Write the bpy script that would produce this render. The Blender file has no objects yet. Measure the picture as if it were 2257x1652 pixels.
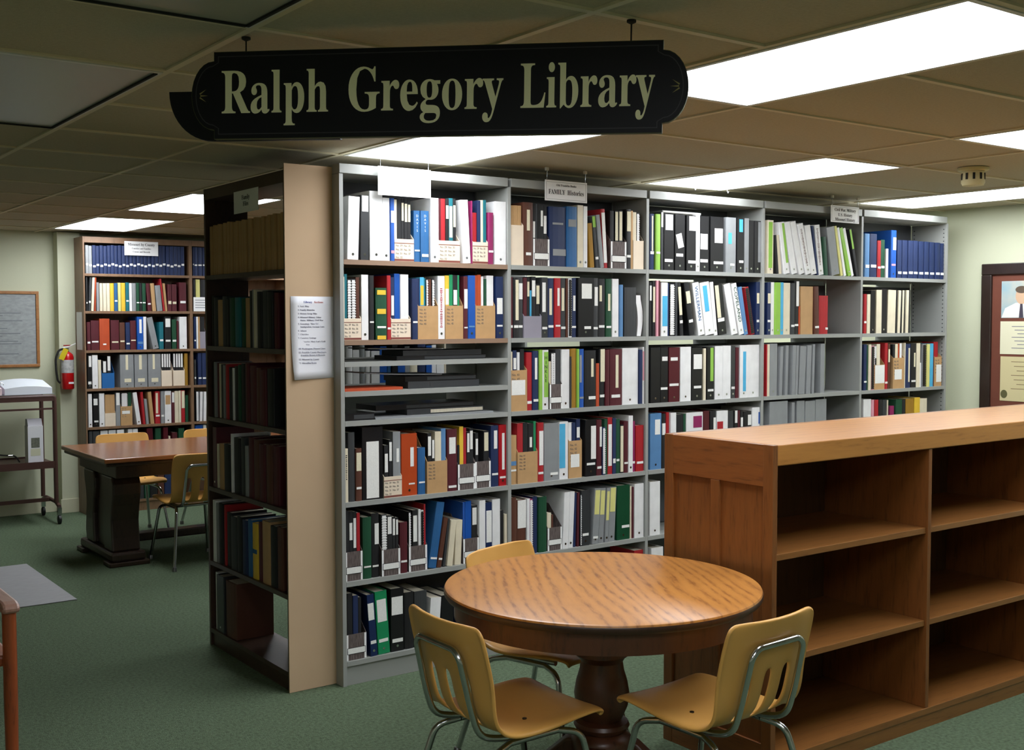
import bpy, bmesh, math, random
from mathutils import Vector, Matrix
random.seed(7)
C = bpy.context.scene.collection
SC = bpy.context.scene
PI = math.pi

# ------------------------------------------------------------------ camera, world, exposure
cam_d = bpy.data.cameras.new('camera')
cam = bpy.data.objects.new('camera', cam_d)
C.objects.link(cam)
cam_d.sensor_width = 36.0
cam_d.lens = 2513.8 * 36.0 / 2257.0
cam_d.clip_start = 0.02
yaw, pitch, roll = math.radians(36.058), math.radians(-2.7511), math.radians(-0.0937)
fwd = Vector((math.sin(yaw) * math.cos(pitch), math.cos(yaw) * math.cos(pitch), math.sin(pitch)))
rgt = Vector((math.cos(yaw), -math.sin(yaw), 0))
upv = rgt.cross(fwd)
rgt, upv = rgt * math.cos(roll) + upv * math.sin(roll), upv * math.cos(roll) - rgt * math.sin(roll)
cm = Matrix((rgt, upv, -fwd)).transposed().to_4x4()
cm.translation = Vector((0, 0, 1.6453))
cam.matrix_world = cm
SC.camera = cam
w = bpy.data.worlds.new('world')
SC.world = w
w.use_nodes = True
w.node_tree.nodes['Background'].inputs[0].default_value = (0.02, 0.02, 0.02, 1)
w.node_tree.nodes['Background'].inputs[1].default_value = 0.0
SC.view_settings.view_transform = 'Standard'
SC.view_settings.look = 'None'
SC.view_settings.gamma = 1.0
SC.view_settings.use_curve_mapping = False
SC.view_settings.exposure = 0.0
SC.cycles.use_denoising = True
SC.cycles.max_bounces = 10
SC.cycles.diffuse_bounces = 6
SC.cycles.caustics_reflective = False
SC.cycles.caustics_refractive = False
LAMP_POWER = 13.0        # radiance of a lit troffer lens

# ------------------------------------------------------------------ helpers
def lin(c):
    return tuple((v / 255 / 12.92) if v / 255 <= 0.04045 else ((v / 255 + 0.055) / 1.055) ** 2.4 for v in c[:3]) + (1.0,)

MATS = {}
def mat(name, col, rough=0.6, metal=0.0, spec=0.4, noise=0.0, nscale=8.0, stretch=(1, 1, 1), col2=None, bump=0.0, bscale=60.0, emit=0.0, coat=0.0, detail=4.0):
    if name in MATS: return MATS[name]
    m = bpy.data.materials.new(name)
    m.use_nodes = True
    nt = m.node_tree
    b = nt.nodes['Principled BSDF']
    c = lin(col)
    b.inputs['Base Color'].default_value = c
    b.inputs['Roughness'].default_value = rough
    b.inputs['Metallic'].default_value = metal
    b.inputs['Specular IOR Level'].default_value = spec
    b.inputs['Coat Weight'].default_value = coat
    b.inputs['Coat Roughness'].default_value = 0.15
    if noise or bump:
        tc = nt.nodes.new('ShaderNodeTexCoord')
        mp = nt.nodes.new('ShaderNodeMapping')
        mp.inputs['Scale'].default_value = stretch
        nt.links.new(tc.outputs['Object'], mp.inputs[0])
    if noise:
        n = nt.nodes.new('ShaderNodeTexNoise')
        n.inputs['Scale'].default_value = nscale
        n.inputs['Detail'].default_value = detail
        nt.links.new(mp.outputs[0], n.inputs['Vector'])
        r = nt.nodes.new('ShaderNodeValToRGB')
        r.color_ramp.elements[0].position = 0.32
        r.color_ramp.elements[1].position = 0.68
        c2 = lin(col2) if col2 else tuple(v * (1 - noise) for v in c[:3]) + (1,)
        r.color_ramp.elements[0].color = c2
        r.color_ramp.elements[1].color = c
        nt.links.new(n.outputs['Fac'], r.inputs[0])
        nt.links.new(r.outputs[0], b.inputs['Base Color'])
    if bump:
        n2 = nt.nodes.new('ShaderNodeTexNoise')
        n2.inputs['Scale'].default_value = bscale
        n2.inputs['Detail'].default_value = 3
        nt.links.new(mp.outputs[0], n2.inputs['Vector'])
        bp = nt.nodes.new('ShaderNodeBump')
        bp.inputs['Strength'].default_value = bump
        bp.inputs['Distance'].default_value = 0.01
        nt.links.new(n2.outputs['Fac'], bp.inputs['Height'])
        nt.links.new(bp.outputs[0], b.inputs['Normal'])
    if emit:
        b.inputs['Emission Color'].default_value = c
        b.inputs['Emission Strength'].default_value = emit
    MATS[name] = m
    return m

def wood(name, light, dark, rough=0.4, scale=(2, 2, 30), nscale=3.0, coat=0.2, figure=0.14, swirl=1.0, bands='DIAGONAL', wscale=1.1, wprof='SIN'):
    """oak: fine pores stretched along the grain over slow, faint figure"""
    if name in MATS: return MATS[name]
    m = bpy.data.materials.new(name); m.use_nodes = True
    nt = m.node_tree; b = nt.nodes['Principled BSDF']
    N = nt.nodes.new; L = nt.links.new
    tc = N('ShaderNodeTexCoord')
    mp = N('ShaderNodeMapping'); mp.inputs['Scale'].default_value = tuple(s * 3.2 for s in scale)
    L(tc.outputs['Object'], mp.inputs[0])
    n1 = N('ShaderNodeTexNoise'); n1.inputs['Scale'].default_value = nscale; n1.inputs['Detail'].default_value = 5; n1.inputs['Roughness'].default_value = 0.6
    L(mp.outputs[0], n1.inputs['Vector'])
    mp2 = N('ShaderNodeMapping'); mp2.inputs['Scale'].default_value = scale
    L(tc.outputs['Object'], mp2.inputs[0])
    wv = N('ShaderNodeTexWave'); wv.inputs['Scale'].default_value = wscale; wv.inputs['Distortion'].default_value = 6.0 * swirl; wv.inputs['Detail'].default_value = 2; wv.inputs['Detail Scale'].default_value = 0.6
    wv.wave_type = 'BANDS'; wv.bands_direction = bands; wv.wave_profile = wprof
    L(mp2.outputs[0], wv.inputs['Vector'])
    mx = N('ShaderNodeMix'); mx.data_type = 'FLOAT'; mx.inputs[0].default_value = figure
    L(n1.outputs['Fac'], mx.inputs[2]); L(wv.outputs['Fac'], mx.inputs[3])
    r = N('ShaderNodeValToRGB')
    r.color_ramp.elements[0].position = 0.24; r.color_ramp.elements[0].color = lin(dark)
    r.color_ramp.elements[1].position = 0.66; r.color_ramp.elements[1].color = lin(light)
    e = r.color_ramp.elements.new(0.42); e.color = tuple(0.25 * a + 0.75 * c for a, c in zip(lin(dark), lin(light)))
    L(mx.outputs[0], r.inputs[0]); L(r.outputs[0], b.inputs['Base Color'])
    b.inputs['Roughness'].default_value = rough
    b.inputs['Coat Weight'].default_value = coat
    b.inputs['Coat Roughness'].default_value = 0.25
    MATS[name] = m
    return m

BOXF = [(0, 3, 2, 1), (4, 5, 6, 7), (0, 1, 5, 4), (1, 2, 6, 5), (2, 3, 7, 6), (3, 0, 4, 7)]
class MB:
    def __init__(s): s.v = []; s.f = []
    def box(s, x0, x1, y0, y1, z0, z1):
        o = len(s.v)
        s.v += [(x0, y0, z0), (x1, y0, z0), (x1, y1, z0), (x0, y1, z0), (x0, y0, z1), (x1, y0, z1), (x1, y1, z1), (x0, y1, z1)]
        s.f += [tuple(o + i for i in q) for q in BOXF]
        return s
    def prism(s, prof, a0, a1, axis='z'):
        """extrude a closed 2-D profile (counter-clockwise) along an axis"""
        o = len(s.v); n = len(prof)
        for a in (a0, a1):
            for p, q in prof:
                s.v.append((p, q, a) if axis == 'z' else (p, a, q) if axis == 'y' else (a, p, q))
        fl = axis == 'y'
        def add(t): s.f.append(tuple(reversed(t)) if fl else t)
        for i in range(n):
            j = (i + 1) % n
            add((o + i, o + j, o + n + j, o + n + i))
        add(tuple(o + i for i in reversed(range(n)))); add(tuple(o + n + i for i in range(n)))
        return s
    def lathe(s, prof, seg=32, cx=0, cy=0):
        """prof: (r, z) from top to bottom"""
        o = len(s.v); n = len(prof)
        for k in range(seg):
            a = 2 * PI * k / seg
            for r, z in prof: s.v.append((cx + r * math.cos(a), cy + r * math.sin(a), z))
        for k in range(seg):
            k2 = (k + 1) % seg
            for i in range(n - 1):
                s.f.append((o + k * n + i, o + k * n + i + 1, o + k2 * n + i + 1, o + k2 * n + i))
        s.f.append(tuple(o + k * n for k in range(seg))); s.f.append(tuple(o + k * n + n - 1 for k in reversed(range(seg))))
        return s
    def tube(s, pts, r, seg=10, smooth=0):
        pts = [Vector(p) for p in pts]
        if smooth:
            out = [pts[0]]
            for i in range(1, len(pts) - 1):
                a, b, c = pts[i - 1], pts[i], pts[i + 1]
                d = min((b - a).length, (c - b).length) * 0.45
                d = min(d, smooth)
                p0 = b + (a - b).normalized() * d; p1 = b + (c - b).normalized() * d
                for t in (0, .2, .4, .6, .8, 1): out.append(p0 * (1 - t) ** 2 + b * 2 * t * (1 - t) + p1 * t * t)
            out.append(pts[-1]); pts = out
        o = len(s.v); n = len(pts)
        up = Vector((0, 0, 1))
        for i, p in enumerate(pts):
            d = (pts[min(i + 1, n - 1)] - pts[max(i - 1, 0)]).normalized()
            if i == 0:
                a = d.cross(up if abs(d.z) < 0.9 else Vector((1, 0, 0))).normalized()
            else:
                a = (a - d * a.dot(d)).normalized()
            b = d.cross(a)
            rr = r[i] if isinstance(r, (list, tuple)) else r
            for k in range(seg):
                t = 2 * PI * k / seg
                q = p + a * math.cos(t) * rr + b * math.sin(t) * rr
                s.v.append(tuple(q))
        for i in range(n - 1):
            for k in range(seg):
                k2 = (k + 1) % seg
                s.f.append((o + i * seg + k, o + i * seg + k2, o + (i + 1) * seg + k2, o + (i + 1) * seg + k))
        s.f.append(tuple(o + k for k in reversed(range(seg)))); s.f.append(tuple(o + (n - 1) * seg + k for k in range(seg)))
        return s
    def mesh(s, name, m, smooth=False):
        me = bpy.data.meshes.new(name)
        me.from_pydata(s.v, [], s.f)
        if m: me.materials.append(m)
        if smooth:
            me.polygons.foreach_set('use_smooth', [True] * len(me.polygons))
        return me
    def build(s, name, m, parent=None, smooth=False, bevel=0.0, loc=None):
        o = bpy.data.objects.new(name, s.mesh(name, m, smooth))
        C.objects.link(o)
        if parent: o.parent = parent
        if loc: o.location = loc
        if bevel:
            bv = o.modifiers.new('bevel', 'BEVEL'); bv.width = bevel; bv.segments = 2; bv.limit_method = 'ANGLE'; bv.angle_limit = 0.7
        if smooth:
            es = o.modifiers.new('edges', 'EDGE_SPLIT'); es.split_angle = math.radians(38)
        return o

def box(name, m, parent, x0, x1, y0, y1, z0, z1, bevel=0.0):
    return MB().box(x0, x1, y0, y1, z0, z1).build(name, m, parent, bevel=bevel)

def tag(o, label=None, cat=None, group=None, kind=None):
    if label: o['label'] = label
    if cat: o['category'] = cat
    if group: o['group'] = group
    if kind: o['kind'] = kind
    return o
def thing(name, label, cat, loc=(0, 0, 0), rz=0.0, group=None):
    o = bpy.data.objects.new(name, None); C.objects.link(o)
    o.empty_display_size = 0.05
    o.location = loc; o.rotation_euler = (0, 0, rz)
    return tag(o, label, cat, group)
def copy_tree(root, loc, rz, label):
    r = root.copy(); C.objects.link(r); r.location = loc; r.rotation_euler = (0, 0, rz); r['label'] = label
    for ch in list(root.children):
        c = ch.copy(); C.objects.link(c); c.parent = r
        for g in list(ch.children):
            d = g.copy(); C.objects.link(d); d.parent = c
    return r

def serif(t):
    out = ''
    for ch in t:
        if 'A' <= ch <= 'Z': out += chr(0x1D400 + ord(ch) - 65)
        elif 'a' <= ch <= 'z': out += chr(0x1D41A + ord(ch) - 97)
        elif '0' <= ch <= '9': out += chr(0x1D7CE + ord(ch) - 48)
        else: out += ch
    return out
TXT = {}
def text_mesh(body, size, depth=0.0004, align='CENTER', space=1.0, line=1.0):
    key = (body, size, depth, align, space)
    if key in TXT: return TXT[key]
    cu = bpy.data.curves.new('lettering', 'FONT')
    cu.body = body; cu.size = size; cu.extrude = depth; cu.align_x = align; cu.space_character = space; cu.space_line = line
    cu.resolution_u = 3
    ob = bpy.data.objects.new('lettering', cu)
    me = bpy.data.meshes.new_from_object(ob)
    bpy.data.objects.remove(ob); bpy.data.curves.remove(cu)
    TXT[key] = me
    return me
def text(body, size, m, parent, mtx, align='CENTER', depth=0.0004, sx=1.0, space=1.0, name='lettering', line=1.0):
    me = text_mesh(body, size, depth, align, space, line).copy()
    me.materials.clear(); me.materials.append(m)
    o = bpy.data.objects.new(name, me); C.objects.link(o)
    o.parent = parent
    o.matrix_basis = mtx @ Matrix.Diagonal((sx, 1, 1, 1))
    return o
FRONT = Matrix.Rotation(PI / 2, 4, 'X')          # text upright, read from -Y

# ------------------------------------------------------------------ palette
COL = {'w': ('white', (232, 232, 232)), 'i': ('ivory', (222, 212, 186)), 'k': ('black', (26, 26, 28)), 'x': ('charcoal', (54, 56, 58)), 's': ('grey', (140, 143, 145)),
       'n': ('navy', (28, 44, 84)), 'b': ('bright blue', (30, 84, 168)), 'q': ('blue', (38, 94, 146)), 'l': ('pale blue', (88, 132, 178)), 't': ('teal', (20, 106, 118)),
       'c': ('sky blue', (76, 172, 214)), 'g': ('green', (30, 138, 88)), 'd': ('dark green', (20, 72, 46)), 'v': ('lime green', (142, 190, 76)), 'y': ('yellow', (226, 186, 56)),
       'z': ('mustard', (158, 118, 34)), 'o': ('rust orange', (180, 72, 34)), 'r': ('red', (168, 28, 36)), 'm': ('maroon', (82, 24, 34)), 'e': ('plum', (140, 30, 88)),
       'u': ('brown', (88, 50, 36)), 'a': ('tan', (186, 148, 102)), 'p': ('pink', (214, 150, 164)), 'j': ('pale yellow', (216, 212, 132))}
def cmat(c, sheen='book'):
    nm, rgb = COL[c]
    r = {'book': 0.55, 'binder': 0.32, 'paper': 0.7}[sheen]
    return mat('%s_%s' % (nm.replace(' ', '_'), sheen), rgb, rough=r, noise=0.12, nscale=14)
M_PAGE = mat('page_edges', (214, 206, 186), 0.85, noise=0.18, nscale=220, stretch=(1, 1, 0.05))
M_PRINT = mat('print_black', (30, 30, 34), 0.8)
M_STEEL = mat('shelf_grey_enamel', (152, 154, 150), 0.38, noise=0.05, nscale=5)
M_STEEL_IN = MATS['shelf_grey_enamel']
M_CHROME = mat('chrome_tube', (190, 192, 195), 0.18, metal=1.0)
M_WHITEP = mat('white_card', (236, 236, 236), 0.7)
M_DARKWOOD = wood('dark_walnut', (66, 44, 32), (30, 19, 14), 0.45, (3, 3, 1.2), 6)
M_TANPANEL = mat('tan_hardboard', (196, 168, 136), 0.75, noise=0.06, nscale=3)

# ------------------------------------------------------------------ room shell
ZC = 2.40
XR, YF, XL, YN = 7.19, 10.25, -2.6, -2.2
M_CARPET = mat('green_carpet', (106, 123, 98), 0.95, spec=0.1, noise=0.42, nscale=70, bump=0.7, bscale=160, detail=8)
M_WALL = mat('pale_green_paint', (204, 207, 180), 0.75, noise=0.03, nscale=2, bump=0.05, bscale=90)
M_BASE = mat('cream_baseboard', (206, 204, 176), 0.5)
M_TILE = mat('acoustic_tile', (192, 181, 158), 0.92, spec=0.1, noise=0.10, nscale=90, bump=0.25, bscale=240, detail=6)
M_TBAR = mat('ceiling_grid_enamel', (214, 202, 172), 0.6)
M_LENS = mat('lit_lens', (246, 250, 255), 0.4, emit=LAMP_POWER)
M_LENSOFF = mat('unlit_lens', (176, 176, 168), 0.35)
M_TROFFER = mat('troffer_enamel', (206, 206, 200), 0.4)
M_MATTBLACK = mat('matt_black', (30, 29, 27), 0.8)  # plain matt black for slots, rods, hose, cord and lens edges

def struct(o): return tag(o, kind='structure')
floor = struct(box('floor', M_CARPET, None, XL, XR + .1, YN, YF + .1, -0.06, 0))
wall_right = struct(box('wall_right', M_WALL, None, XR, XR + .1, YN, YF + .1, 0, ZC + .1))
wall_far = struct(box('wall_far', M_WALL, None, XL, XR, YF, YF + .1, 0, ZC + .1))
wall_left = struct(box('wall_left', M_WALL, None, XL - .1, XL, YN, YF + .1, 0, ZC + .1))
wall_near = struct(box('wall_near', M_WALL, None, XL, XR, YN - .1, YN, 0, ZC + .1))
wall_back = struct(box('wall_back', M_WALL, None, 4.80, XR, 6.60, 6.70, 0, ZC))
pil = struct(box('wall_pilaster', M_WALL, None, 2.60, 2.785, 10.12, YF, 0, ZC, ))
struct(box('baseboard_far', M_BASE, None, XL, 2.60, YF - .014, YF, 0, 0.12, 0.003))
struct(box('baseboard_pilaster', M_BASE, None, 2.586, 2.785, 10.106, 10.12, 0, 0.12, 0.003))
struct(box('baseboard_right', M_BASE, None, XR - .014, XR, YN, 6.59, 0, 0.12, 0.003))

ceiling = struct(box('ceiling', mat('ceiling_void', (90, 82, 70), 0.9), None, XL, XR, YN, YF, ZC + .03, ZC + .1))
GX = [1.22 + .62 * n for n in range(-2, 10)]
GY = [1.55 + .633 * n for n in range(-5, 14)]
xs = [XL, -1.26, -.64] + GX + [XR]
ys = [YN] + GY + [YF]
def bar(x0, x1, y0, y1): box('grid_bar', M_TBAR, ceiling, x0, x1, y0, y1, ZC, ZC + .012)
LIT = [(2.46, 0), (4.32, 0), (6.18, 0), (2.46, 3), (4.32, 3), (6.18, 3), (4.32, 6), (6.18, 6), (2.46, 8), (2.46, 11), (4.32, 11), (.60, -3), (-1.26, -3)]  # includes unseen panels added to brighten the room
OFF = [(.60, 0), (.60, 3)]
taken = set()
for X, n in LIT + OFF:
    taken.add((round(X, 2), n)); taken.add((round(X, 2), n + 1))
def ynum(y): return round((y - 1.55) / .633)
skipx = {3.70, 5.56}                                   # long tiles between the light columns
vis = [x for x in xs if round(x, 2) not in skipx]
for x in vis[1:-1]: bar(x - .011, x + .011, YN, YF)
for y in ys[1:-1]:
    for xa, xb in zip(vis[:-1], vis[1:]):
        n = ynum(y)
        if (round(xa, 2), n) in taken and (round(xa, 2), n - 1) in taken and n not in (0, 3, 6, 8, 11, -3): continue
        if (round(xa, 2), n) in taken and (round(xa, 2), n - 1) in taken: continue
        bar(xa + .011, xb - .011, y - .011, y + .011)
tile_me = {}
for xa, xb in zip(vis[:-1], vis[1:]):
    for ya, yb in zip(ys[:-1], ys[1:]):
        if (round(xa, 2), ynum(ya)) in taken and abs(ya - (1.55 + .633 * ynum(ya))) < .01: continue
        wx, wy = round(xb - xa, 3), round(yb - ya, 3)
        if (wx, wy) not in tile_me:
            tile_me[(wx, wy)] = MB().box(0.004, wx - .004, 0.004, wy - .004, 0, .014).mesh('ceiling_tile', M_TILE)
        o = bpy.data.objects.new('ceiling_tile', tile_me[(wx, wy)]); C.objects.link(o); o.parent = ceiling
        o.location = (xa, ya, ZC + .006 + random.uniform(0, .0015))

def troffer(X, n, lit, label):
    Y0 = 1.55 + .633 * n; L = 1.266
    t = thing('ceiling_light', label, 'light', (X + .31, Y0 + L / 2, ZC), 0, 'lit ceiling troffers' if lit else 'unlit ceiling troffers')
    hw, hl = .298, L / 2 - .013
    f = MB()
    f.box(-hw - .001, hw + .001, -hl - .001, -hl + .016, -.003, .02); f.box(-hw - .001, hw + .001, hl - .016, hl + .001, -.003, .02)
    f.box(-hw - .001, -hw + .016, -hl + .016, hl - .016, -.003, .02); f.box(hw - .016, hw + .001, -hl + .016, hl - .016, -.003, .02)
    f.build('frame', M_TROFFER, t)
    box('lens', M_LENS if lit else M_LENSOFF, t, -hw + .016, hw - .016, -hl + .016, hl - .016, .001, .012)
    if not lit:
        box('lens_dark_edge', M_MATTBLACK, t, hw - .018, hw - .010, -hl + .016, hl - .016, -.006, .0)  # dark edge on the right and far sides of the lens only
        box('lens_dark_edge', M_MATTBLACK, t, -hw + .016, hw - .018, hl - .018, hl - .010, -.006, .0)
troffer(2.46, 0, True, 'large lit ceiling light panel just right of the hanging black sign')
troffer(4.32, 0, True, 'lit ceiling light panel cut off at the right above the beige detector')
troffer(6.18, 0, True, 'added unseen light panel near the right wall above the low oak bookcase')  # added out of frame to lift the room's brightness
troffer(2.46, 3, True, 'lit ceiling light panel glowing under the black hanging sign')
troffer(4.32, 3, True, 'lit ceiling light panel over the middle steel shelving bays')
troffer(6.18, 3, True, 'lit ceiling light panel beyond the detector by the right wall')
troffer(4.32, 6, True, 'added unseen light panel in the aisle behind the middle steel bays')  # added to brighten the strips seen above the books
troffer(6.18, 6, True, 'added unseen light panel in the aisle behind the rightmost steel bays')  # another aisle lamp added out of sight for the bright strips
troffer(2.46, 8, True, 'nearer lit ceiling light panel over the distant carved library table')
troffer(2.46, 11, True, 'farthest lit ceiling light panel above the distant brown bookcase')
troffer(4.32, 11, True, 'added light panel hidden behind the dark bookcase at the far end')  # unseen lamp added to lift the far end
troffer(.60, -3, True, 'added unseen light panel right above the viewer')  # added overhead, mainly to brighten the sign face
troffer(-1.26, -3, True, 'added unseen light panel behind the viewer on the left')  # added behind the viewer to put more light on the sign
troffer(.60, 0, False, 'unlit grey ceiling light panel in the top left corner')
troffer(.60, 3, False, 'unlit grey ceiling light panel left of the hanging sign')

# smoke detector
t = thing('smoke_detector', 'small round beige smoke detector on the ceiling at right', 'detector', (5.27, 3.30, ZC))
M_BEIGE = mat('beige_plastic', (206, 196, 150), 0.5)
MB().lathe([(.075, .004), (.075, -.008), (.070, -.012)], 24).build('base', M_BEIGE, t, True)
cap_ = MB().lathe([(.054, -.012), (.057, -.070), (.050, -.084), (.02, -.088)], 24).build('cap', M_BEIGE, t, True)
for k in range(10):
    a = k * 2 * PI / 10
    o = box('slot', M_MATTBLACK, cap_, .053, .0575, -.006, .006, -.056, -.024); o.rotation_euler.z = a

# ------------------------------------------------------------------ steel shelving range
X0, YM, BW = 2.367, 4.527, .9144
LV = {1: 1.915, 2: 1.557, 3: 1.195, 4: .832, 5: .473, 6: .112}
BAY = {1: 'leftmost', 2: 'second', 3: 'middle', 4: 'fourth', 5: 'rightmost'}
ROW = {1: 'top', 2: 'second', 3: 'third', 4: 'fourth', 5: 'fifth', 6: 'bottom'}
M_SHELFBROWN = mat('brown_enamel', (138, 112, 92), 0.45)
M_HOLE = mat('punched_hole', (40, 42, 44), 0.9)
def upright(t, x):
    for y0, y1 in ((0, .272), (.288, .56)):
        p = box('upright_panel', M_STEEL, t, x - .010, x + .010, y0, y1, 0, 2.292, .0015)
    if x > 0: 
        h = MB()
        for yy in (.022, .25):
            for k in range(80):
                z = .16 + k * .0265
                h.box(x - .0112, x - .0100, yy - .004, yy + .004, z - .003, z + .003)
        hh = h.build('slot_row', M_HOLE, t); hh['kind'] = 'stuff'
for b in range(1, 6):
    t = thing('steel_shelf_bay', '%s bay of the tall grey steel library shelving' % BAY[b], 'shelving', (X0 + (b - 1) * BW, YM, 0), 0, 'grey steel shelving bays')
    upright(t, 0)
    if b == 5: upright(t, BW)
    x0, x1 = .0105, BW - .0105
    box('top_cover', M_STEEL, t, x0 - .0005 if b > 1 else -.010, x1 + .0005, -.004, .56, 2.293, 2.335, .002)
    lv = [(LV[r], r) for r in LV] + ([(1.460, 7), (1.327, 8)] if b == 1 else [])
    for z, r in lv:
        m = M_SHELFBROWN if (b == 1 and r in (1, 2)) else M_STEEL
        for y0, y1 in ((0, .27), (.29, .56)):
            s = MB().box(x0, x1, y0 + .002, y1 - .002, z - .004, z)
            s.box(x0, x1, y0, y0 + .002, z - .022, z); s.box(x0, x1, y1 - .002, y1, z - .022, z)
            s.build('shelf', m, t)
    for r in LV:
        z0_ = LV[r] + .001
        top_ = 2.292 if r == 1 else LV[r - 1] - .023
        if r == 3 and b == 1: continue
        if r in (2, 3) and b > 1: top_ = LV[r] + .308
        box('back_panel', mat('light_block_grey', (74, 76, 80), .5), t, x0, x1, .2795, .2805, z0_, top_)  # added to block aisle light; shorter ones leave bright strips above
    box('kick_plate', M_STEEL, t, x0, x1, .012, .022, 0, LV[6] - .023)

# ------------------------------------------------------------------ books, binders, booklets and file boxes
M_KRAFT = mat('kraft_cardboard', (186, 148, 102), 0.85, noise=0.08, nscale=30)
M_CREAMB = mat('cream_cardboard', (224, 208, 186), 0.8, noise=0.05, nscale=20)
M_GREYB = mat('grey_cardboard', (142, 138, 150), 0.8, noise=0.05, nscale=20)
M_BLUEB = mat('blue_cardboard', (26, 96, 160), 0.7, noise=0.05, nscale=20)
M_BAND = mat('brown_band', (120, 66, 56), 0.7)
M_GRAIN = mat('woodgrain_print', (118, 106, 102), 0.7, noise=0.5, nscale=16, stretch=(22, 4, 1.6), col2=(58, 48, 48), detail=6)
NOUN = {'B': ('book', 'book'), 'R': ('binder', 'binder'), 'P': ('booklet', 'booklet'), 'S': ('spiral_booklet', 'booklet'), 'F': ('magazine_file', 'file box')}
SAY = {'B': 'book', 'R': 'binder', 'P': 'thin booklet', 'S': 'comb-bound booklet'}
FSAY = {'1': 'cream brown-banded file box', '2': 'kraft cardboard file box', '3': 'woodgrain file box', '4': 'cream cardboard file box', '5': 'grey cardboard file box', '6': 'blue file box'}
ORD = ['first', 'second', 'third', 'fourth', 'fifth', 'sixth', 'seventh', 'eighth', 'ninth', 'tenth', 'eleventh', 'twelfth', 'thirteenth', 'fourteenth', 'fifteenth', 'sixteenth', 'seventeenth', 'eighteenth', 'nineteenth', 'twentieth',
       'twenty-first', 'twenty-second', 'twenty-third', 'twenty-fourth', 'twenty-fifth', 'twenty-sixth', 'twenty-seventh', 'twenty-eighth', 'twenty-ninth', 'thirtieth', 'thirty-first', 'thirty-second', 'thirty-third', 'thirty-fourth', 'thirty-fifth', 'thirty-sixth', 'thirty-seventh', 'thirty-eighth', 'thirty-ninth', 'fortieth']

def labelmat(c):
    if c == 'w': return mat('white_label', (236, 236, 232), 0.7, noise=0.16, nscale=700, stretch=(1, 1, .35))
    if c == 'i': return mat('ivory_label', (226, 218, 188), 0.7, noise=0.16, nscale=700, stretch=(1, 1, .35))
    return cmat(c, 'paper')

def volume(kind, wd, h, dp, c, parent, tall_lean):
    """cover wrapped round a page block; local x across the spine, y into the shelf, z up"""
    sheen = {'B': 'book', 'R': 'binder', 'P': 'paper', 'S': 'paper'}[kind]
    m = cmat(c, sheen)
    tb = {'B': .0026, 'R': .0028, 'P': .0008, 'S': .0010}[kind]
    tb = min(tb, wd * .2)
    ts = tb + (.0006 if kind == 'B' else 0)
    if kind == 'B' and wd > .012:
        bl = min(.005, wd * .14)
        front = [(tb * .4, bl * .75), (wd * .2, bl * .22), (wd * .5, 0), (wd * .8, bl * .22), (wd - tb * .4, bl * .75)]
    elif kind == 'R':
        front = [(.0015, 0), (wd - .0015, 0)]
    else:
        front = [(0, .0008), (wd * .3, 0), (wd * .7, 0), (wd, .0008)]
    iy = front[0][1] + ts + .0012
    prof = ([(0, iy)] if kind != 'P' and kind != 'S' else []) + front + ([(wd, iy)] if kind != 'P' and kind != 'S' else []) + [(wd, dp), (wd - tb, dp), (wd - tb, iy + .0004), (tb, iy + .0004), (tb, dp), (0, dp)]
    mb = MB(); n = len(prof)
    for z in (0, h):
        for p, q in prof: mb.v.append((p, q, z))
    for i in range(n):
        j = (i + 1) % n
        mb.f.append((i, j, n + j, n + i))
    # caps as strips: right board, left board, spine
    iR, iRi, iRc, iLc, iLi, iL = n - 6, n - 5, n - 4, n - 3, n - 2, n - 1
    spine = list(range(0, n - 6))
    last = spine[-1]
    for off, flip in ((0, True), (n, False)):
        for q in ([last, iR, iRi, iRc], [0, iLc, iLi, iL], spine + [iRc, iLc]):
            q = [off + a for a in q]
            mb.f.append(tuple(reversed(q)) if flip else tuple(q))
    cov = mb.build('cover', m, parent)
    ov = {'B': .003, 'R': .006, 'P': .0012, 'S': .002}[kind]
    box('page_block', M_PAGE, parent, tb, wd - tb, iy + .0006 + (.012 if kind == 'R' else 0), dp - ov, 0.0 if kind in 'PS' else .003, h - ov)
    if kind == 'S':
        cb = MB(); cb.box(wd * .15, wd * .85, -.0012, .0002, .006, h - .006)
        nz = max(6, int(h / .012))
        for k in range(nz):
            z = .008 + k * (h - .016) / nz
            cb.box(wd * .05, wd * .95, -.0034, -.0010, z, z + .0055)
        cb.build('comb_binding', mat('comb_plastic_white', (225, 225, 225), .4) if c in 'xkneu' else mat('comb_plastic_black', (24, 24, 24), .4), cov)
    if kind == 'R' and wd > .02 and h > .2:
        MB().prism([(wd / 2 + .006 * math.cos(a * PI / 6), h * .085 + .006 * math.sin(a * PI / 6)) for a in range(12)], -.0008, .0002, 'y').build('finger_ring', M_CHROME, cov)
    return cov

def parse(s):
    out, stack, cur = [], [], ''
    tgt = out
    for ch in s + ';':
        if ch in ';[]':
            if cur.strip():
                it = {'tok': cur.split(), 'sub': []}; tgt.append(it)
            cur = ''
            if ch == '[': stack.append(tgt); tgt = it['sub']
            elif ch == ']': tgt = stack.pop()
        else: cur += ch
    return out

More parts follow.
